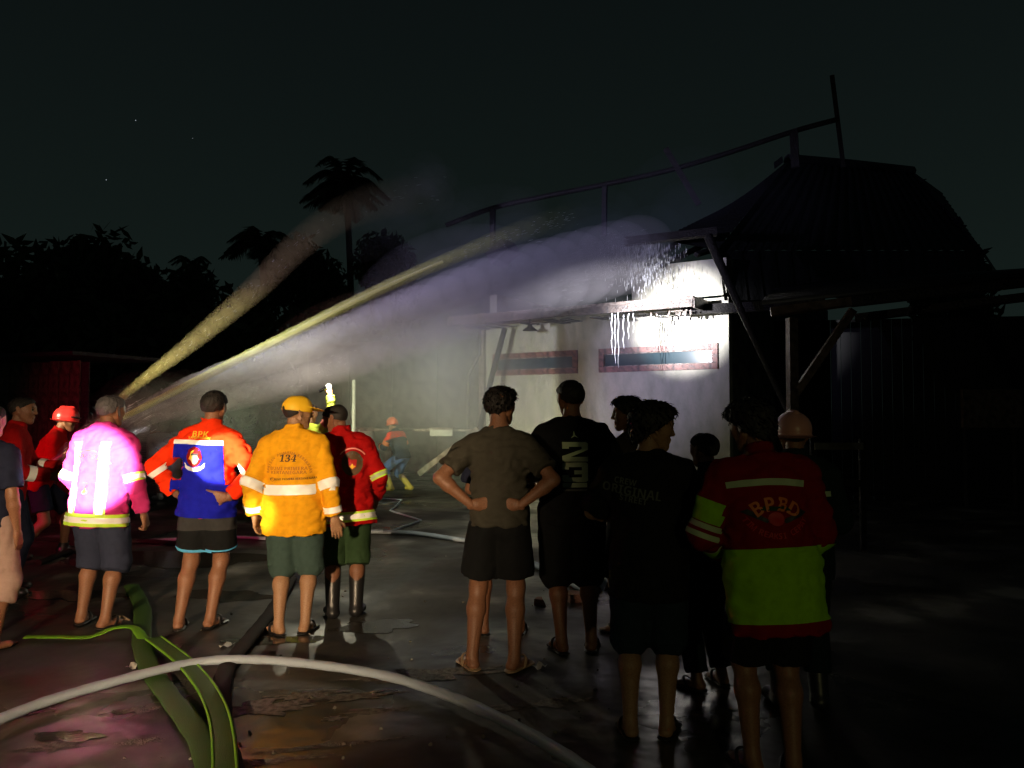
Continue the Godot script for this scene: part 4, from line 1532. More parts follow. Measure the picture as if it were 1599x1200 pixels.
func build_water() -> void:
	# px, py, depth, radius, optical thickness
	jet("thin bright yellowish water jet, the upper of the two long ones", [[78, 725, 7.3, .015, .5], [150, 676, 7.4, .022, 1.4], [215, 641, 7.6, .03, 2.6], [300, 598, 8.3, .038, 2.2], [400, 548, 9.2, .05, 1.6], [600, 449, 11.0, .075, .9], [720, 397, 12.1, .10, .35], [800, 366, 12.9, .15, .10], [860, 348, 13.4, .2, .025], [900, 338, 13.8, .25, .006]], 30, 500, Color(1, 1, .62), 2.2, .68)  # the yellow tint stands in for lamp light on clear water
	jet("wide violet-white water jet spreading towards the roof", [[120, 708, 7.2, .02, .2], [215, 645, 7.6, .05, .55], [300, 603, 8.3, .10, .75], [420, 562, 9.3, .16, .75], [600, 494, 10.8, .22, .75], [800, 425, 12.2, .32, .6], [1010, 382, 13.3, .46, .4]], 22, 700, Color(1, .98, 1), 2.2)
	jet("lower violet-white water spray under the wide jet", [[225, 652, 7.7, .05, .3], [320, 626, 8.4, .14, .4], [470, 586, 9.6, .22, .42], [640, 528, 11.0, .27, .36], [820, 466, 12.2, .34, .3], [1000, 404, 13.2, .46, .2]], 16, 350, Color(1, .97, 1), 2.2)
	jet("high brownish water jet curving up before the palm trees", [[112, 702, 7.3, .02, .3], [195, 617, 7.9, .035, .22], [300, 535, 9.2, .09, .11], [400, 450, 10.6, .15, .10], [470, 380, 11.6, .2, .09], [540, 332, 12.6, .25, .07], [600, 312, 13.3, .3, .05], [650, 304, 13.8, .33, .03], [690, 300, 14.1, .38, .008]], 32, 110, Color(1, .88, .6), 2.2)
	jet("short pinkish spray leaving the nozzle of the left hose crew", [[80, 724, 7.3, .015, .4], [110, 704, 7.35, .06, .3], [160, 676, 7.45, .16, .22], [230, 640, 7.7, .28, .14]], 6, 300)
	var mist := thing("mist", "grey water mist hanging over the yard before the house", "mist", P(620, 600, 15.0))
	var at := mist.position
	puff("haze", P(650, 610, 15.5) - at, Vector3(6.5, 4.2, 6.0), .07, mist)
	cloud(mist, P(660, 620, 14.2), Vector3(2.0, .9, 2.0), 5, 2.6, .05)
	cloud(mist, P(370, 655, 10.8), Vector3(1.6, .4, 1.2), 7, 1.5, .03)
	cloud(mist, P(840, 560, 13.5), Vector3(3.0, 1.2, 1.6), 5, 2.4, .04)
	var smoke := thing("smoke", "thin smoke drifting up from the burnt roof", "smoke", P(850, 380, 15.0))
	cloud(smoke, P(920, 385, 14.8), Vector3(3.2, .7, 1.0), 10, 1.5, .013, Color(.85, .9, 1))
	cloud(smoke, P(1110, 330, 15.5), Vector3(2.0, .8, 1.0), 7, 1.5, .009, Color(.85, .88, 1))
	cloud(smoke, P(668, 296, 14.0), Vector3(.5, .35, .5), 8, .7, .03)
	cloud(smoke, P(610, 335, 13.6), Vector3(1.0, .3, .7), 6, 1.1, .018)
	cloud(smoke, P(760, 345, 14.3), Vector3(1.5, .5, .9), 8, 1.1, .012)
	# water running off the canopy and splashing down the wall
	for q in [[956, 490, 555, "leftmost thread of water falling from the canopy edge in the bright spot"], [966, 488, 575, "longest thread of water off the canopy, reaching the window, third from the left"], [974, 492, 545, "thread of water off the canopy, third from the right"], [982, 490, 530, "short thread of water off the canopy, second from the right"], [961, 492, 568, "long thread of water off the canopy, second from the left"], [990, 490, 520, "shortest and rightmost thread of water off the canopy"]]:
		var a := P(q[0], q[1], 12.75)
		var o := thing("water_trickle", q[3], "water", a, 0, "threads of water off the canopy")
		var st := st_new()
		var pts := []
		for i in 12: pts.append(Vector3(sin(i * 1.3 + q[0]) * .008, -(q[2] - q[1]) / FOC * 12.75 * i / 11.0, cos(i * 1.1) * .006))
		tube(st, pts, [.012, .009, .011, .007, .010, .006, .008, .005, .007, .004, .005, .002], 6)
		put("thread", st.commit(), mats.water_drop, o)
	var spl := thing("water_splash", "water splashing off the burnt top of the wall", "water", P(1000, 400, 13.0))
	var mm := MultiMesh.new()
	mm.transform_format = MultiMesh.TRANSFORM_3D
	var ds := st_new()
	tube(ds, [Vector3(0, -.5, 0), Vector3(0, -.2, 0), Vector3(0, .2, 0), Vector3(0, .5, 0)], [.05, .5, .5, .05], 5, 1.0, false)
	mm.mesh = ds.commit()
	mm.instance_count = 700
	for i in 700:
		var px := 1005.0 + rng.randfn() * 28.0
		var p := P(px, 388 + absf(rng.randfn()) * 34.0 - 6.0, 13.15 + rng.randf_range(-.15, .1) + (1005.0 - px) * .0045)
		mm.set_instance_transform(i, Transform3D(Basis().scaled(Vector3(.006, rng.randf_range(.03, .14), .006)), p - spl.position))
	var mi := MultiMeshInstance3D.new()
	mi.name = "droplets"
	mi.multimesh = mm
	mi.material_override = mats.water_drop
	mi.set_meta("kind", "stuff")
	spl.add_child(mi, true)
	puff("spray", P(1000, 405, 12.9) - spl.position, Vector3(1.6, .9, .7), .12, spl)

func build_hoses() -> void:
	hose("fire_hose", "thick pale hose arching across the wet foreground", [[-60, 1162], [60, 1112], [170, 1078], [290, 1048], [375, 1040], [480, 1047], [600, 1066], [700, 1098], [790, 1140], [880, 1192], [960, 1250]], .034, mats.white_hose, .75, .035)
	hose("fire_hose", "pale hose curving over the lit yard behind the red jacket", [[520, 836], [565, 831], [640, 833], [700, 841], [760, 852], [830, 880], [880, 905], [930, 930]], .04, mats.white_hose, .7)
	hose("fire_hose", "pale hose lying behind the blue jacket towards the yellow one", [[225, 846], [300, 842], [375, 840], [440, 842], [520, 836]], .03, mats.white_hose, .7)
	hose("fire_hose", "black hose running towards the camera under the pale one", [[455, 905], [425, 955], [385, 1005], [352, 1050], [345, 1110], [352, 1165], [368, 1230]], .055, mats.black_hose, .5)
	flat_hose("dark green flat hose in the foreground, the left one of the pair", [[205, 915], [222, 950], [222, 1000], [232, 1040], [262, 1085], [298, 1130], [322, 1175], [335, 1230]], .125, mats.green_hose)
	flat_hose("green flat hose with a bright edge, the right one of the pair", [[240, 1005, .02], [285, 1040, .02], [318, 1080, .025], [338, 1120, .03], [348, 1165, .03], [352, 1230, .03]], .095, mats.green_hose, .012)
	flat_hose("bright green folded flat hose at the feet of the pink jacket", [[40, 996], [90, 996], [140, 996], [175, 990, .03], [208, 988, .03], [226, 1002]], .07, mats.lime_hose, .004)
	hose("fire_hose", "olive hose looped on the ground behind the yellow jacket", [[470, 808], [430, 812], [392, 806], [383, 795], [398, 786], [430, 782], [470, 783], [500, 790]], .035, mats.lime_hose, .8)
	hose("thin_cord", "thin pale cord zigzagging over the yard behind the red jacket", [[560, 780], [596, 779], [628, 781], [620, 790], [610, 798], [635, 806], [658, 813], [640, 820], [615, 828]], .013, mats.white_hose, 1.0, 0.0, true)
	hose("fire_hose", "dark hose on the ground between the pink and the blue jackets", [[60, 880], [140, 852], [215, 846], [290, 850], [330, 846]], .035, mats.black_hose, .8)

func build_people() -> void:
	var B := Vector3.BACK
	# pink jacket
	person("person from behind in a pink long-sleeved jacket with reflective stripes and navy shorts", {
		"at": spot(160, 5.65), "turn": -.12, "wide": 1.08, "size": .985, "cell": .0115, "look": -.25, "lean": .06, "skin": "skin", "hair": "short", "hair_mat": "hair_grey", "roll": -.04,
		"feet": [Vector3(-.15, .075, -.03), Vector3(.10, .075, .06)], "arm_r": {"to": Vector3(.315, .80, -.06), "hand": "grip"}, "arm_l": {"to": Vector3(-.27, .92, -.22)},
		"shoes": "sandal", "shoe_mat": "black_rubber", "bottom": {"mat": "navy_shorts", "hem": .40, "loose": .035, "name": "shorts"},
		"top": {"mat": "pink", "hem": .74, "loose": .034, "arm": .068, "collar": .085, "flare": .175, "sleeve": 1.96, "fold": .014, "prints": func(top, U, arms):
			var a: Vector3 = U.call(0, .70, 0); var b: Vector3 = U.call(0, 1.30, 0)
			var lt := put("lime_border", mesh_of(band(a, b, .075, .225, -PI, PI, .008, 3, 60)), mats.lime_tape, top)
			put("tape", mesh_of(band(a, b, .115, .185, -PI, PI, .011, 2, 60)), mats.tape, lt)
			for x in [-.115, .105]:
				var lb := put("lime_border", mesh_of(patch(PackedVector2Array([Vector2(x - .034, .79), Vector2(x + .034, .79), Vector2(x + .034, 1.36), Vector2(x - .034, 1.36)]), .03, .003)), mats.lime_tape, top)
				put("tape", mesh_of(patch(PackedVector2Array([Vector2(x - .022, .79), Vector2(x + .022, .79), Vector2(x + .022, 1.36), Vector2(x - .022, 1.36)]), .03, .0065)), mats.tape, lb)
			for k in ["l", "r"]:
				var s: Array = arms[k]
				var sl := put("lime_border", mesh_of(band(s[0], s[1], .80, 1.02, -PI, PI, .003, 3, 30, .13)), mats.lime_tape, top)
				put("tape", mesh_of(band(s[0], s[1], .85, .97, -PI, PI, .006, 2, 30, .13)), mats.tape, sl)
			put("arc_border", mesh_of(patch(arc_strip(Vector2(-.01, 1.12), .175, .186, .45, 2.7), .03, .004)), mats.print_dark, top)
			put("lettering", mesh_of(arc_text("BARISAN PEMADAM", Vector2(-.01, 1.12), .145, 2.2, .034)), mats.print_dark, top)
			put("lettering", mesh_of(text_on_back("7", Vector2(-.01, 1.04), .06)), mats.print_dark, top)
			put("flame_badge", mesh_of(patch(PackedVector2Array([Vector2(-.035, 1.0), Vector2(-.01, .985), Vector2(.015, 1.0), Vector2(.0, 1.02), Vector2(-.01, 1.045), Vector2(-.02, 1.02)]), .02, .004)), mats.print_yellow, top)}})
	# orange and blue jacket, hands on the hips
	person("person from behind with hands on hips in an orange and blue jacket and black shorts", {
		"at": spot(318, 5.6), "turn": .0, "wide": 1.0, "size": 1.0, "cell": .0095, "look": -.1, "hair": "crop", "skin": "skin", "sway": .045, "roll": -.035,
		"feet": [Vector3(-.13, .075, .05), Vector3(.075, .075, .0)],
		"arm_l": {"to": Vector3(-.165, .965, .05), "pole": Vector3(-1, .1, .35), "fingers": Vector3(.45, -.4, -.75), "palm": Vector3(.7, 0, -.4)},
		"arm_r": {"to": Vector3(.235, .95, .115), "pole": Vector3(1, .15, .1), "fingers": Vector3(-1, .08, .25), "palm": Vector3(-.2, 0, -1), "hand": "flat"},
		"shoes": "sandal", "shoe_mat": "black_rubber", "bottom": {"mat": "black_cloth", "hem": .565, "loose": .03, "tape": "sky_trim", "under": "charcoal"},
		"top": {"mat": "orange", "hem": .815, "loose": .026, "arm": .066, "collar": .085, "flare": .168, "sleeve": 1.9, "fold": .018, "prints": func(top, U, arms):
			var a: Vector3 = U.call(.0, .802, 0); var b: Vector3 = U.call(0, 1.40, 0)
			put("lower_panel", mesh_of(band(a, b, .05, .40, -PI, PI, .009, 12, 72, .34, .025)), mats.blue, top)
			var bp := put("back_panel", mesh_of(patch(PackedVector2Array([Vector2(-.185, .99), Vector2(.205, .99), Vector2(.185, 1.33), Vector2(-.165, 1.342)]), .016, .004)), mats.blue, top)
			put("tape", mesh_of(patch(PackedVector2Array([Vector2(-.17, 1.33), Vector2(.19, 1.318), Vector2(.19, 1.350), Vector2(-.17, 1.362)]), .016, .006)), mats.tape, top)
			put("lettering", mesh_of(text_on_back("BPK", Vector2(.02, 1.397), .042, -.04, 1.1, true, .006)), mats.print_yellow, top)
			put("lettering", mesh_of(text_on_back("BANJARMASIN", Vector2(.02, 1.372), .015, -.04, 1.1, true, .006)), mats.print_yellow, top)
			var em := put("emblem", mesh_of(patch(disc(Vector2(-.005, 1.237), .060, .072), .02, .0075)), mats.maroon, bp)
			put("emblem_face", mesh_of(patch(disc(Vector2(.0, 1.222), .030, .036), .02, .010)), mats.print_skin, bp)
			put("emblem_flame", mesh_of(patch(PackedVector2Array([Vector2(-.045, 1.222), Vector2(-.02, 1.212), Vector2(-.02, 1.262), Vector2(.0, 1.287), Vector2(-.03, 1.277)]), .02, .0105)), mats.print_yellow, bp)
			put("emblem_visor", mesh_of(patch(PackedVector2Array([Vector2(-.03, 1.247), Vector2(.035, 1.247), Vector2(.03, 1.262), Vector2(-.025, 1.262)]), .02, .0125)), mats.print_black, bp)
			put("ribbon", mesh_of(patch(PackedVector2Array([Vector2(-.085, 1.197), Vector2(-.06, 1.172), Vector2(0, 1.16), Vector2(.055, 1.172), Vector2(.08, 1.197), Vector2(.075, 1.162), Vector2(.045, 1.142), Vector2(0, 1.134), Vector2(-.05, 1.142), Vector2(-.08, 1.162)]), .02, .0085)), mats.print_white, bp)
			for k in ["l", "r"]:
				var s: Array = arms[k]
				put("tape", mesh_of(band(s[1], s[2], .10, .26, -PI, PI, .004, 2, 30, .13)), mats.tape, top)}})
	# yellow jacket
	person("person from behind in a yellow jacket and yellow cap with the number 134", {
		"at": spot(462, 5.47), "turn": .03, "wide": 1.08, "size": .975, "cell": .0115, "look": -.95, "nod": .05, "hair": "buzz", "hat": "cap", "hat_mat": "yellow_hat", "skin": "skin_fair", "roll": .015,
		"feet": [Vector3(-.09, .075, .05), Vector3(.085, .075, .0)], "toes": [-.7, .2],
		"arm_l": {"to": Vector3(-.285, .86, .0)}, "arm_r": {"to": Vector3(.295, .84, .03), "palm": Vector3(-.4, 0, -1)},
		"shoes": "sandal", "shoe_mat": "black_rubber", "bottom": {"mat": "teal_grey", "hem": .455, "loose": .036},
		"top": {"mat": "yellow", "hem": .72, "loose": .036, "arm": .070, "collar": .09, "flare": .185, "sleeve": 1.93, "fold": .014, "prints": func(top, U, arms):
			var a: Vector3 = U.call(0, .90, 0); var b: Vector3 = U.call(0, 1.30, 0)
			put("tape", mesh_of(band(a, b, .27, .45, -PI, PI, .007, 3, 60)), mats.tape, top)
			for k in ["l", "r"]:
				var s: Array = arms[k]
				put("tape", mesh_of(band(s[0], s[1], .92, 1.16, -PI, PI, .007, 3, 30, .13)), mats.tape, top)
				put("tape", mesh_of(band(s[1], s[2], .68, .86, -PI, PI, .007, 3, 30, .13)), mats.tape, top)
			put("lettering", mesh_of(text_on_back("134", Vector2(-.01, 1.268), .050, 0, 1.05, true, .009, .18, true)), mats.print_dark, top)
			put("lettering", mesh_of(text_on_back("BUMI PRIMERA", Vector2(-.01, 1.195), .023, 0, 1.15)), mats.print_tan, top)
			put("lettering", mesh_of(text_on_back("KERTANEGARA", Vector2(-.01, 1.167), .023, 0, 1.15)), mats.print_tan, top)
			put("lettering", mesh_of(text_on_back("PT. BUMI PRIMERA KERTANEGARA", Vector2(.02, 1.122), .0145, .03, 1.0)), mats.print_dark, top)
			put("ring_logo", mesh_of(patch(arc_strip(Vector2(-.125, 1.118), .012, .016, 0, 6.2), .03, .004)), mats.print_tan, top)
			put("lettering", mesh_of(arc_text("BARISAN PEMADAM KEBAKARAN", Vector2(-.01, 1.15), .155, 2.9, .019)), mats.print_tan, top)}})
	# red jacket, leaning in
	person("person in a red jacket, dark green shorts and rubber boots leaning towards the yellow jacket", {
		"at": spot(541, 5.9), "turn": .18, "wide": 1.06, "size": .955, "cell": .011, "look": 1.15, "tilt": .12, "nod": .2, "hair": "buzz", "skin": "skin_dark", "roll": .07, "lean": .10,
		"feet": [Vector3(-.09, .075, .03), Vector3(.09, .075, .0)], "arm_r": {"to": Vector3(.25, .93, -.17)}, "arm_l": {"to": Vector3(-.28, .88, -.08)},
		"shoes": "boot", "shoe_mat": "black_rubber", "bottom": {"mat": "dark_green", "hem": .40, "loose": .034},
		"top": {"mat": "red", "hem": .73, "loose": .036, "arm": .068, "collar": .10, "flare": .18, "sleeve": 1.93, "fold": .015, "prints": func(top, U, arms):
			var a: Vector3 = U.call(0, .70, 0); var b: Vector3 = U.call(0, 1.30, 0)
			var lt := put("lime_border", mesh_of(band(a, b, .09, .22, -PI, PI, .008, 3, 60)), mats.lime_tape, top)
			put("tape", mesh_of(band(a, b, .12, .19, -PI, PI, .011, 2, 60)), mats.tape, lt)
			for k in ["l", "r"]:
				var s: Array = arms[k]
				var sl := put("lime_border", mesh_of(band(s[0], s[1], .86, 1.04, -PI, PI, .003, 3, 30, .13)), mats.lime_tape, top)
				put("tape", mesh_of(band(s[0], s[1], .90, 1.0, -PI, PI, .006, 2, 30, .13)), mats.print_green, sl)
			var c := Vector2(.055, 1.225)
			var em := put("emblem", mesh_of(patch(disc(c, .082, .098), .025, .004)), mats.print_brown, top)
			put("emblem_shield", mesh_of(patch(PackedVector2Array([c + Vector2(-.035, .03), c + Vector2(.035, .03), c + Vector2(.03, -.03), c + Vector2(0, -.05), c + Vector2(-.03, -.03)]), .025, .007)), mats.print_red, top)
			put("emblem_flame", mesh_of(patch(PackedVector2Array([c + Vector2(-.028, -.02), c + Vector2(0, -.045), c + Vector2(.028, -.02), c + Vector2(.01, -.018), c + Vector2(0, .0), c + Vector2(-.01, -.018)]), .02, .0095)), mats.print_yellow, top)
			put("arc_border", mesh_of(patch(arc_strip(c, .112, .122, .6, 2.5), .025, .004)), mats.print_pink, top)
			put("lettering", mesh_of(arc_text("PEMADAM", c, .078, 2.4, .02, false, .008)), mats.print_faint, top)}})
	# grey tee, hands on the hips
	person("person from behind with hands on hips in a grey t-shirt, black shorts and tan sandals", {
		"at": spot(772, 4.72), "turn": -.05, "wide": .97, "size": 1.0, "cell": .0115, "look": -.45, "hair": "messy", "skin": "skin", "sway": .03,
		"feet": [Vector3(-.13, .075, .02), Vector3(.125, .075, .04)], "toes": [-.5, .55],
		"arm_l": {"to": Vector3(-.125, 1.0, .12), "pole": Vector3(-1, .0, .25), "fingers": Vector3(.9, .1, -.1), "palm": Vector3(.2, 0, -1)},
		"arm_r": {"to": Vector3(.165, 1.0, .12), "pole": Vector3(1, .0, .25), "fingers": Vector3(-.9, .1, -.1), "palm": Vector3(-.2, 0, -1)},
		"shoes": "sandal", "shoe_mat": "tan_rubber", "bottom": {"mat": "black_cloth", "hem": .565, "loose": .038},
		"top": {"name": "t_shirt", "mat": "grey_tee", "hem": .87, "loose": .018, "arm": .066, "sleeve": .72, "fold": .016}})
	# the one behind the grey tee
	person("dark navy clad person mostly hidden behind the grey t-shirt", {
		"at": spot(783, 5.45), "turn": .1, "wide": 1.14, "size": .945, "look": .2, "hair": "short", "skin": "skin_dark", "feet": [Vector3(-.13, .075, .0), Vector3(.14, .075, .02)],
		"shoes": "sandal", "shoe_mat": "black_rubber", "bottom": {"mat": "black_cloth", "hem": .42, "loose": .04},
		"arm_l": {"to": Vector3(-.12, 1.05, -.25)}, "arm_r": {"to": Vector3(.12, 1.05, -.25)},
		"top": {"name": "t_shirt", "mat": "navy", "hem": .80, "loose": .025, "arm": .07, "sleeve": .8}})
	# black tee with 23
	person("tall person from behind in a black t-shirt with a large pale green 23", {
		"at": spot(893, 5.05), "turn": .04, "wide": 1.05, "size": 1.035, "cell": .0115, "look": .25, "hair": "short", "skin": "skin_dark", "feet": [Vector3(-.07, .075, .02), Vector3(.12, .075, .0)],
		"arm_l": {"to": Vector3(-.20, 1.06, -.24)}, "arm_r": {"to": Vector3(.22, 1.04, -.2)},
		"shoes": "sandal", "shoe_mat": "black_rubber", "bottom": {"mat": "black_cloth", "hem": .46, "loose": .045},
		"top": {"name": "t_shirt", "mat": "black_cloth", "hem": .80, "loose": .026, "arm": .072, "sleeve": .85, "flare": .17, "fold": .012, "prints": func(top, U, arms):
			put("number_print", mesh_of(stack_glyph("2", Vector2(.005, 1.258), .16, .12)), mats.print_green, top)
			put("number_print", mesh_of(stack_glyph("3", Vector2(.005, 1.133), .16, .12)), mats.print_green, top)
			put("bar_print", mesh_of(patch(PackedVector2Array([Vector2(-.073, 1.04), Vector2(.078, 1.04), Vector2(.078, 1.068), Vector2(-.073, 1.068)]), .02, .004)), mats.print_green, top)
			put("bar_print", mesh_of(patch(PackedVector2Array([Vector2(-.073, 1.018), Vector2(.078, 1.018), Vector2(.078, 1.03), Vector2(-.073, 1.03)]), .02, .004)), mats.print_faint, top)
			put("small_logo", mesh_of(patch(PackedVector2Array([Vector2(-.022, 1.34), Vector2(-.006, 1.358), Vector2(-.004, 1.373), Vector2(.0, 1.386), Vector2(.004, 1.373), Vector2(.008, 1.358), Vector2(.028, 1.342), Vector2(.004, 1.352)]), .02, .004)), mats.print_green, top)}})
	# boy in profile
	person("youth seen in profile facing left between the 23 shirt and the near black shirt", {
		"at": spot(985, 5.5), "turn": .75, "wide": .92, "size": .965, "look": .7, "hair": "puffy", "hair_mat": "hair", "skin": "skin_dark",
		"arm_l": {"to": Vector3(-.1, 1.1, -.25)}, "arm_r": {"to": Vector3(.1, 1.1, -.25)}, "shoes": "sandal", "shoe_mat": "black_rubber",
		"bottom": {"mat": "black_cloth", "hem": .45}, "top": {"name": "t_shirt", "mat": "brown_tee", "hem": .83, "sleeve": .8, "arm": .066}})
	# near black shirt
	person("near person in a black t-shirt with faded back print, face turned to the right", {
		"at": spot(1012, 3.72), "turn": -.18, "wide": 1.0, "size": .93, "cell": .0115, "look": -1.3, "nod": .1, "hair": "puffy", "hair_mat": "hair", "skin": "skin_fair", "sway": .0,
		"feet": [Vector3(-.10, .075, .0), Vector3(.085, .075, -.03)], "arm_r": {"to": Vector3(.08, 1.05, -.27), "pole": Vector3(1, -.2, .3)}, "arm_l": {"to": Vector3(-.1, 1.08, -.26), "pole": Vector3(-1, -.2, .3)},
		"shoes": "sandal", "shoe_mat": "black_rubber", "bottom": {"mat": "slate", "hem": .455, "loose": .034},
		"top": {"name": "t_shirt", "mat": "black_cloth", "hem": .72, "loose": .032, "arm": .074, "sleeve": .9, "flare": .178, "fold": .013, "prints": func(top, U, arms):
			put("faded_print", mesh_of(text_on_back("ORIGINAL", Vector2(-.085, 1.27), .045, -.16)), mats.print_faint, top)
			put("faded_print", mesh_of(text_on_back("STREET", Vector2(-.075, 1.23), .030, -.16)), mats.print_faint, top)
			put("faded_print", mesh_of(text_on_back("CREW", Vector2(-.115, 1.32), .030, -.16)), mats.print_faint, top)}})
	# dark figure
	person("short dark-clad person in the shade between the near black shirt and the maroon jacket", {
		"at": spot(1104, 4.4), "turn": .5, "wide": .95, "size": .84, "hair": "short", "skin": "skin_dark", "shoes": "sandal", "shoe_mat": "black_rubber",
		"arm_l": {"to": Vector3(-.1, 1.1, -.25)}, "arm_r": {"to": Vector3(.1, 1.1, -.25)}, "bottom": {"name": "trousers", "mat": "dark_teal", "hem": .12}, "top": {"mat": "dark_teal", "hem": .8, "collar": .1, "arm": .068}})
	# maroon and lime jacket
	person("near person from behind in a maroon and lime jacket lettered BPBD", {
		"at": spot(1202, 3.38), "turn": .02, "wide": 1.1, "size": .945, "cell": .0115, "look": .55, "nod": .12, "lean": .14, "roll": .05, "hair": "puffy", "hair_mat": "hair", "skin": "skin",
		"feet": [Vector3(-.10, .075, .0), Vector3(.07, .075, .05)], "arm_l": {"to": Vector3(-.14, .97, -.22), "pole": Vector3(-.7, .1, .6)}, "arm_r": {"to": Vector3(.17, .98, -.22), "pole": Vector3(.35, .0, 1)},
		"shoes": "sandal", "shoe_mat": "black_rubber", "bottom": {"mat": "black_cloth", "hem": .50, "loose": .03},
		"top": {"mat": "maroon", "hem": .635, "loose": .036, "arm": .074, "collar": .085, "flare": .165, "sleeve": 1.9, "fold": .015, "neck": 1.43, "prints": func(top, U, arms):
			var a: Vector3 = U.call(0, .60, 0); var b: Vector3 = U.call(0, 1.20, 0)
			put("lime_panel", mesh_of(band(a, b, .16, .70, -PI, PI, .010, 14, 72)), mats.lime, top)
			put("tape", mesh_of(patch(arc_strip(Vector2(-.02, .45), .865, .895, 1.40, 1.80, 20), .02, .005)), mats.print_green, top)
			put("lettering", mesh_of(arc_text("BPBD", Vector2(-.02, 1.082), .15, 1.15, .062)), mats.print_orange, top)
			put("emblem", mesh_of(patch(disc(Vector2(-.02, 1.167), .036, .03), .02, .005)), mats.print_red, top)
			put("wing", mesh_of(patch(PackedVector2Array([Vector2(-.05, 1.162), Vector2(-.14, 1.207), Vector2(-.17, 1.192), Vector2(-.06, 1.147)]), .02, .005)), mats.print_black, top)
			put("wing", mesh_of(patch(PackedVector2Array([Vector2(.01, 1.162), Vector2(.10, 1.207), Vector2(.13, 1.192), Vector2(.02, 1.147)]), .02, .005)), mats.print_black, top)
			put("crest", mesh_of(patch(PackedVector2Array([Vector2(-.09, 1.202), Vector2(.05, 1.202), Vector2(.03, 1.222), Vector2(-.07, 1.222)]), .02, .005)), mats.dark_green, top)
			put("lettering", mesh_of(arc_text("TIM REAKSI CEPAT", Vector2(-.02, 1.252), .16, 1.9, .026, true)), mats.print_red, top)
			var s: Array = arms.l
			put("sleeve_panel", mesh_of(band(s[0], s[1], .42, .78, -PI, PI, .003, 4, 30, .14)), mats.lime, top)
			put("tape", mesh_of(band(s[0], s[1], .80, .89, -PI, PI, .004, 2, 30, .14)), mats.print_green, top)
			put("tape", mesh_of(band(s[0], s[1], .95, 1.04, -PI, PI, .004, 2, 30, .14)), mats.print_green, top)
			put("sleeve_panel", mesh_of(band(s[1], s[2], .30, .62, -PI, PI, .003, 4, 30, .14)), mats.lime, top)
			put("sleeve_seam", mesh_of(band(s[1], s[2], .24, .28, -PI, PI, .005, 2, 30, .14)), mats.print_green, top)}})
	# pinkish helmet
	person("person in a pinkish white helmet standing beyond the maroon and lime jacket", {
		"at": spot(1243, 4.1), "turn": -.1, "wide": 1.05, "size": .90, "lean": .06, "hair": "buzz", "hat": "helmet", "hat_mat": "white_helmet", "skin": "skin", "shoes": "boot", "shoe_mat": "black_rubber",
		"arm_l": {"to": Vector3(-.1, 1.1, -.25)}, "arm_r": {"to": Vector3(.14, 1.1, -.25)},
		"bottom": {"name": "trousers", "mat": "dark_teal", "hem": .2}, "top": {"mat": "dark_teal", "hem": .75, "collar": .09, "arm": .07, "loose": .03, "prints": func(top, U, arms):
			put("tape", mesh_of(patch(PackedVector2Array([Vector2(-.15, 1.24), Vector2(.17, 1.24), Vector2(.17, 1.27), Vector2(-.15, 1.27)]), .02, .005)), mats.print_green, top)}})
	# left edge
	person("person cut off by the left edge in a navy t-shirt and dull pink knee shorts", {
		"at": spot(-18, 5.1), "turn": -.1, "wide": 1.05, "size": .94, "hair": "short", "skin": "skin", "feet": [Vector3(-.14, .075, -.1), Vector3(.13, .075, .05)],
		"arm_r": {"to": Vector3(.215, .80, -.04)}, "bottom": {"mat": "dull_pink", "hem": .32, "loose": .03}, "top": {"name": "t_shirt", "mat": "navy", "hem": .83, "sleeve": .8, "arm": .068, "loose": .022}})
	# hose crew on the left
	person("bareheaded hose crew member in a red jacket at the far left", {
		"at": spot(18, 6.6), "turn": -1.1, "size": .99, "cell": .014, "hair": "short", "skin": "skin", "look": -.2, "lean": .1,
		"arm_l": {"to": Vector3(-.02, 1.08, -.38)}, "arm_r": {"to": Vector3(.12, 1.02, -.30)}, "shoes": "boot", "shoe_mat": "black_rubber",
		"bottom": {"name": "trousers", "mat": "navy", "hem": .2}, "top": {"mat": "red", "hem": .8, "collar": .08, "arm": .07, "loose": .03, "prints": func(top, U, arms):
			for k in ["l", "r"]:
				var s: Array = arms[k]
				put("tape", mesh_of(band(s[1], s[2], .30, .55, -PI, PI, .004, 2, 24, .13)), mats.tape, top)}})
	person("crouching hose crew member in a red helmet and shorts holding the left nozzle", {
		"at": spot(66, 8.3), "turn": -1.15, "size": 1.0, "cell": .014, "hair": "buzz", "hat": "helmet", "hat_mat": "red_helmet", "skin": "skin", "lean": .34, "drop": .08, "feet": [Vector3(-.12, .075, -.22), Vector3(.12, .075, .2)],
		"arm_l": {"to": Vector3(-.02, 1.0, -.55), "hand": "grip"}, "arm_r": {"to": Vector3(.10, .93, -.36), "hand": "grip"}, "shoes": "shoe", "shoe_mat": "black_rubber",
		"bottom": {"mat": "navy", "hem": .5}, "top": {"mat": "red", "hem": .8, "collar": .08, "arm": .07, "loose": .03, "prints": func(top, U, arms):
			for k in ["l", "r"]:
				var s: Array = arms[k]
				put("tape", mesh_of(band(s[1], s[2], .30, .5, -PI, PI, .004, 2, 24, .13)), mats.tape, top)}})
	person("bent-over person in a pale grey shirt and white shoes behind the orange sleeve", {
		"at": spot(268, 13.8), "turn": .9, "size": .98, "cell": .02, "hair": "short", "skin": "skin", "lean": 1.15, "feet": [Vector3(-.16, .075, -.05), Vector3(.16, .075, .05)],
		"arm_l": {"to": Vector3(-.15, .55, -.45)}, "arm_r": {"to": Vector3(.15, .55, -.45)}, "shoes": "shoe", "shoe_mat": "white_shoe",
		"bottom": {"name": "trousers", "mat": "khaki", "hem": .14}, "top": {"name": "shirt", "mat": "light_grey", "hem": .85, "arm": .07, "loose": .03}})
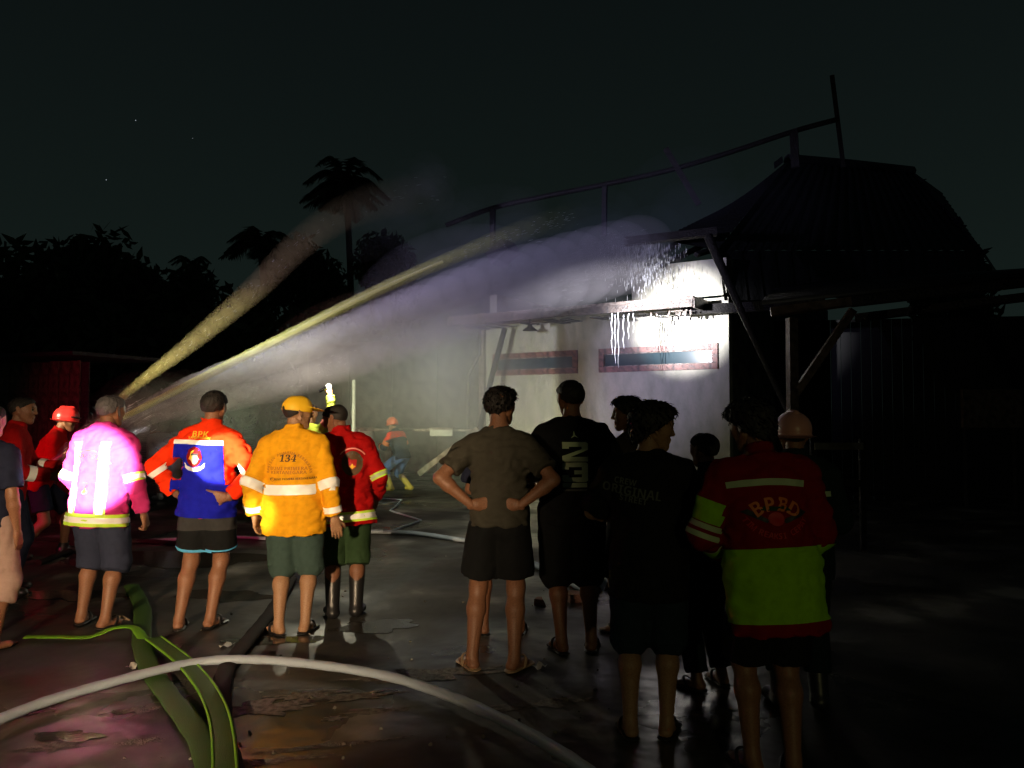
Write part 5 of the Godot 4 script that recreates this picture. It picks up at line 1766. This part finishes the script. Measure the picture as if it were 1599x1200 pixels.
	person("person raising a bright torch behind the yellow cap, in a pale green vest", {
		"at": spot(482, 9.2), "turn": -.5, "size": .97, "cell": .016, "hair": "short", "hair_mat": "hair_brown", "skin": "skin_fair", "wide": 1.15,
		"arm_r": {"to": Vector3(.31, 1.80, -.05), "pole": Vector3(1, -.6, .2), "hand": "grip"}, "shoes": "boot", "shoe_mat": "black_rubber",
		"bottom": {"name": "trousers", "mat": "denim", "hem": .2}, "top": {"name": "shirt", "mat": "hi_green", "hem": .8, "arm": .066, "loose": .026, "prints": func(top, U, arms):
			put("sleeve_panel", mesh_of(band(arms.r[0], arms.r[1], .45, .95, -PI, PI, .004, 4, 24, .14)), mats.salmon, top)}})
	person("firefighter in an orange helmet crouching in the mist, with yellow boots", {
		"at": spot(628, 15.4), "turn": 1.0, "size": .98, "cell": .02, "hair": "buzz", "hat": "helmet", "hat_mat": "orange_helmet", "skin": "skin_fair", "lean": .38, "drop": .2, "feet": [Vector3(-.17, .075, -.12), Vector3(.17, .075, .1)],
		"arm_l": {"to": Vector3(-.1, .9, -.5)}, "arm_r": {"to": Vector3(.2, .85, -.35)}, "shoes": "boot", "shoe_mat": "yellow_rubber",
		"bottom": {"name": "trousers", "mat": "denim", "hem": .3}, "top": {"mat": "navy", "hem": .82, "collar": .08, "arm": .07, "loose": .034, "prints": func(top, U, arms):
			put("yoke", mesh_of(band(U.call(0, 1.2, 0), U.call(0, 1.42, 0), .3, .95, -PI, PI, .005, 4, 40)), mats.orange, top)
			for k in ["l", "r"]:
				var s: Array = arms[k]
				put("tape", mesh_of(band(s[0], s[1], .5, .8, -PI, PI, .004, 2, 24, .14)), mats.print_orange, top)
				put("tape", mesh_of(band(s[1], s[2], .3, .6, -PI, PI, .004, 2, 24, .14)), mats.print_orange, top)}})

# blocky figures as on a sports shirt: strokes of a 2 or a 3 in a box
func stack_glyph(which: String, c: Vector2, w: float, h: float) -> Array:
	var all := [PackedVector3Array(), PackedVector3Array(), PackedInt32Array()]
	var k := {"2": [[[-.5, .5], [-.42, .5], [.42, .5], [.5, .42], [.5, .1], [-.18, -.26], [.5, -.26], [.5, -.5], [-.5, -.5], [-.5, -.22], [.25, .13], [.25, .26], [-.25, .26], [-.25, .16], [-.5, .16]]],
		"3": [[[-.5, .42], [-.42, .5], [.42, .5], [.5, .42], [.5, -.42], [.42, -.5], [-.42, -.5], [-.5, -.42], [-.5, -.14], [-.25, -.14], [-.25, -.26], [.25, -.26], [.25, -.1], [-.05, -.1], [-.05, .1], [.25, .1], [.25, .26], [-.25, .26], [-.25, .14], [-.5, .14]]]}
	for s in k[which]:
		var poly := PackedVector2Array()
		for q in s: poly.append(c + Vector2(q[0] * w, q[1] * h))
		join(all, patch(poly, .018, .005), Transform3D())
	return all

func build_small() -> void:
	# the torch in the raised hand
	var tp := P(511, 605, 9.05)
	var t := thing("torch", "small bright torch held up behind the yellow cap", "torch", tp)
	var bst := st_new()
	tube(bst, [Vector3(-.09, -.05, 0), Vector3(-.02, -.01, 0), Vector3(.0, .0, 0)], [.018, .018, .03], 10)
	put("barrel", bst.commit(), mats.black_rubber, t)
	var bulb := SphereMesh.new()
	bulb.radius = .034
	bulb.height = .068
	var bm := StandardMaterial3D.new()
	bm.emission_enabled = true
	bm.emission = Color(1, .96, .85)
	bm.emission_energy_multiplier = 4.0
	put("bulb", bulb, bm, t, Transform3D(Basis(), Vector3(.02, .01, 0)))
	var l := OmniLight3D.new()
	l.name = "glow"
	l.light_color = lin(1, .93, .68)
	l.light_energy = 2.0
	l.omni_range = 60.0
	l.omni_attenuation = 2.0
	l.light_size = .03
	l.shadow_enabled = true
	l.position = Vector3(.02, .01, 0)
	t.add_child(l, true)
	# nozzle of the left crew
	var a := P(66, 730, 7.3)
	var b := P(80, 724, 7.3)
	var n := thing("hose_nozzle", "brass hose nozzle held by the left crew", "nozzle", a)
	var ns := st_new()
	var d := (b - a).normalized()
	tube(ns, [-d * .35, -d * .2, d * .0, d * .06, d * .12], [.03, .034, .026, .018, .02], 12)
	put("barrel", ns.commit(), mats.brass, n)
	var hs := st_new()
	tube(hs, smooth([-d * .34, -d * .8 + Vector3(0, -.15, .1), -d * 1.5 + Vector3(0, -.7, .3), -d * 2.6 + Vector3(0, -1.0, .4)], 20), [.034], 10)
	put("hose_end", hs.commit(), mats.white_hose, n)
	# broken bricks and litter on the right of the yard
	var names := ["pinkish broken brick on the ground by the legs of the 23 shirt", "second broken brick, lower, beside the pinkish one", "flat brick fragment just left of the broken pair"]
	var k := 0
	for q in [[922, 918, .30, .12, .2], [905, 938, .22, .07, .15], [852, 945, .16, .05, .1]]:
		var br := CSGBox3D.new()
		br.name = numbered("broken_brick")
		br.size = Vector3(q[2], q[3], q[4])
		br.material = mats.brick_red
		var bite := CSGBox3D.new()
		bite.name = "bite"
		bite.operation = CSGShape3D.OPERATION_SUBTRACTION
		bite.size = Vector3(.16, .16, .3)
		bite.position = Vector3(q[2] / 2, q[3] / 2, .02)
		bite.rotation = Vector3(.3, .5, .5)
		br.add_child(bite)
		br.position = G(q[0], q[1]) + Vector3(0, q[3] / 2, 0)
		br.rotation.y = rng.randf_range(-.6, .6)
		add_child(br)
		tag(br, names[k], "brick", "broken bricks")
		k += 1
	var sp := thing("loose_sandal", "empty black sandal lying beside the right foot of the pink jacket", "sandal", G(193, 975))
	grid(Vector3(-.1, -.02, -.2), Vector3(.1, .1, .2), .006)
	cap(Vector3(0, .012, .10), Vector3(0, .012, -.09), .040, .047, .01, .26, Vector3.UP)
	put("sole", mesh_of(net()), mats.black_rubber, sp)
	var ss := st_new()
	tube(ss, smooth([Vector3(-.044, .015, 0), Vector3(0, .05, -.05), Vector3(.044, .015, 0)], 10), [.008], 6)
	put("strap", ss.commit(), mats.tan_rubber, sp)
	sp.rotation.y = .9
	# pebbles and bits of charcoal
	var st := st_new()
	for i in 90:
		var c := G(rng.randf_range(180, 1000), rng.randf_range(860, 1190))
		var r := rng.randf_range(.003, .009)
		var bs := Basis.from_euler(Vector3(rng.randf(), rng.randf() * 6, rng.randf()))
		box(st, c + Vector3(0, r * .5, 0), Vector3(r * 2, r * 1.1, r * 1.5), bs)
	var g := put("grit", st.commit(), mats.dull_wall, self)
	g.set_meta("kind", "stuff")
	tag(g, "grit and bits of rubble strewn over the wet yard", "grit")
	for q in [[843, 1043, "small pale paper scrap right of the tan sandals"], [272, 1012, "crumpled pale leaf between the green hoses"], [355, 1010, "flat pale stone before the bare feet of the blue jacket"], [208, 1043, "clear plastic cup shining beside the green hose"]]:
		var s := thing("scrap", q[2], "litter", G(q[0], q[1]), rng.randf() * 3.0)
		var ms := st_new()
		for i in 3:
			for j in 3:
				var f := func(u: int, v: int) -> Vector3: return Vector3((u - 1.5) * .03, .012 + .012 * sin(u * 2.1 + v * 1.7 + q[0]), (v - 1.5) * .02)
				for v in [f.call(i, j), f.call(i + 1, j), f.call(i, j + 1), f.call(i + 1, j), f.call(i + 1, j + 1), f.call(i, j + 1)]: ms.add_vertex(v)
		ms.generate_normals()
		put("sheet", ms.commit(), mats.white_board, s)
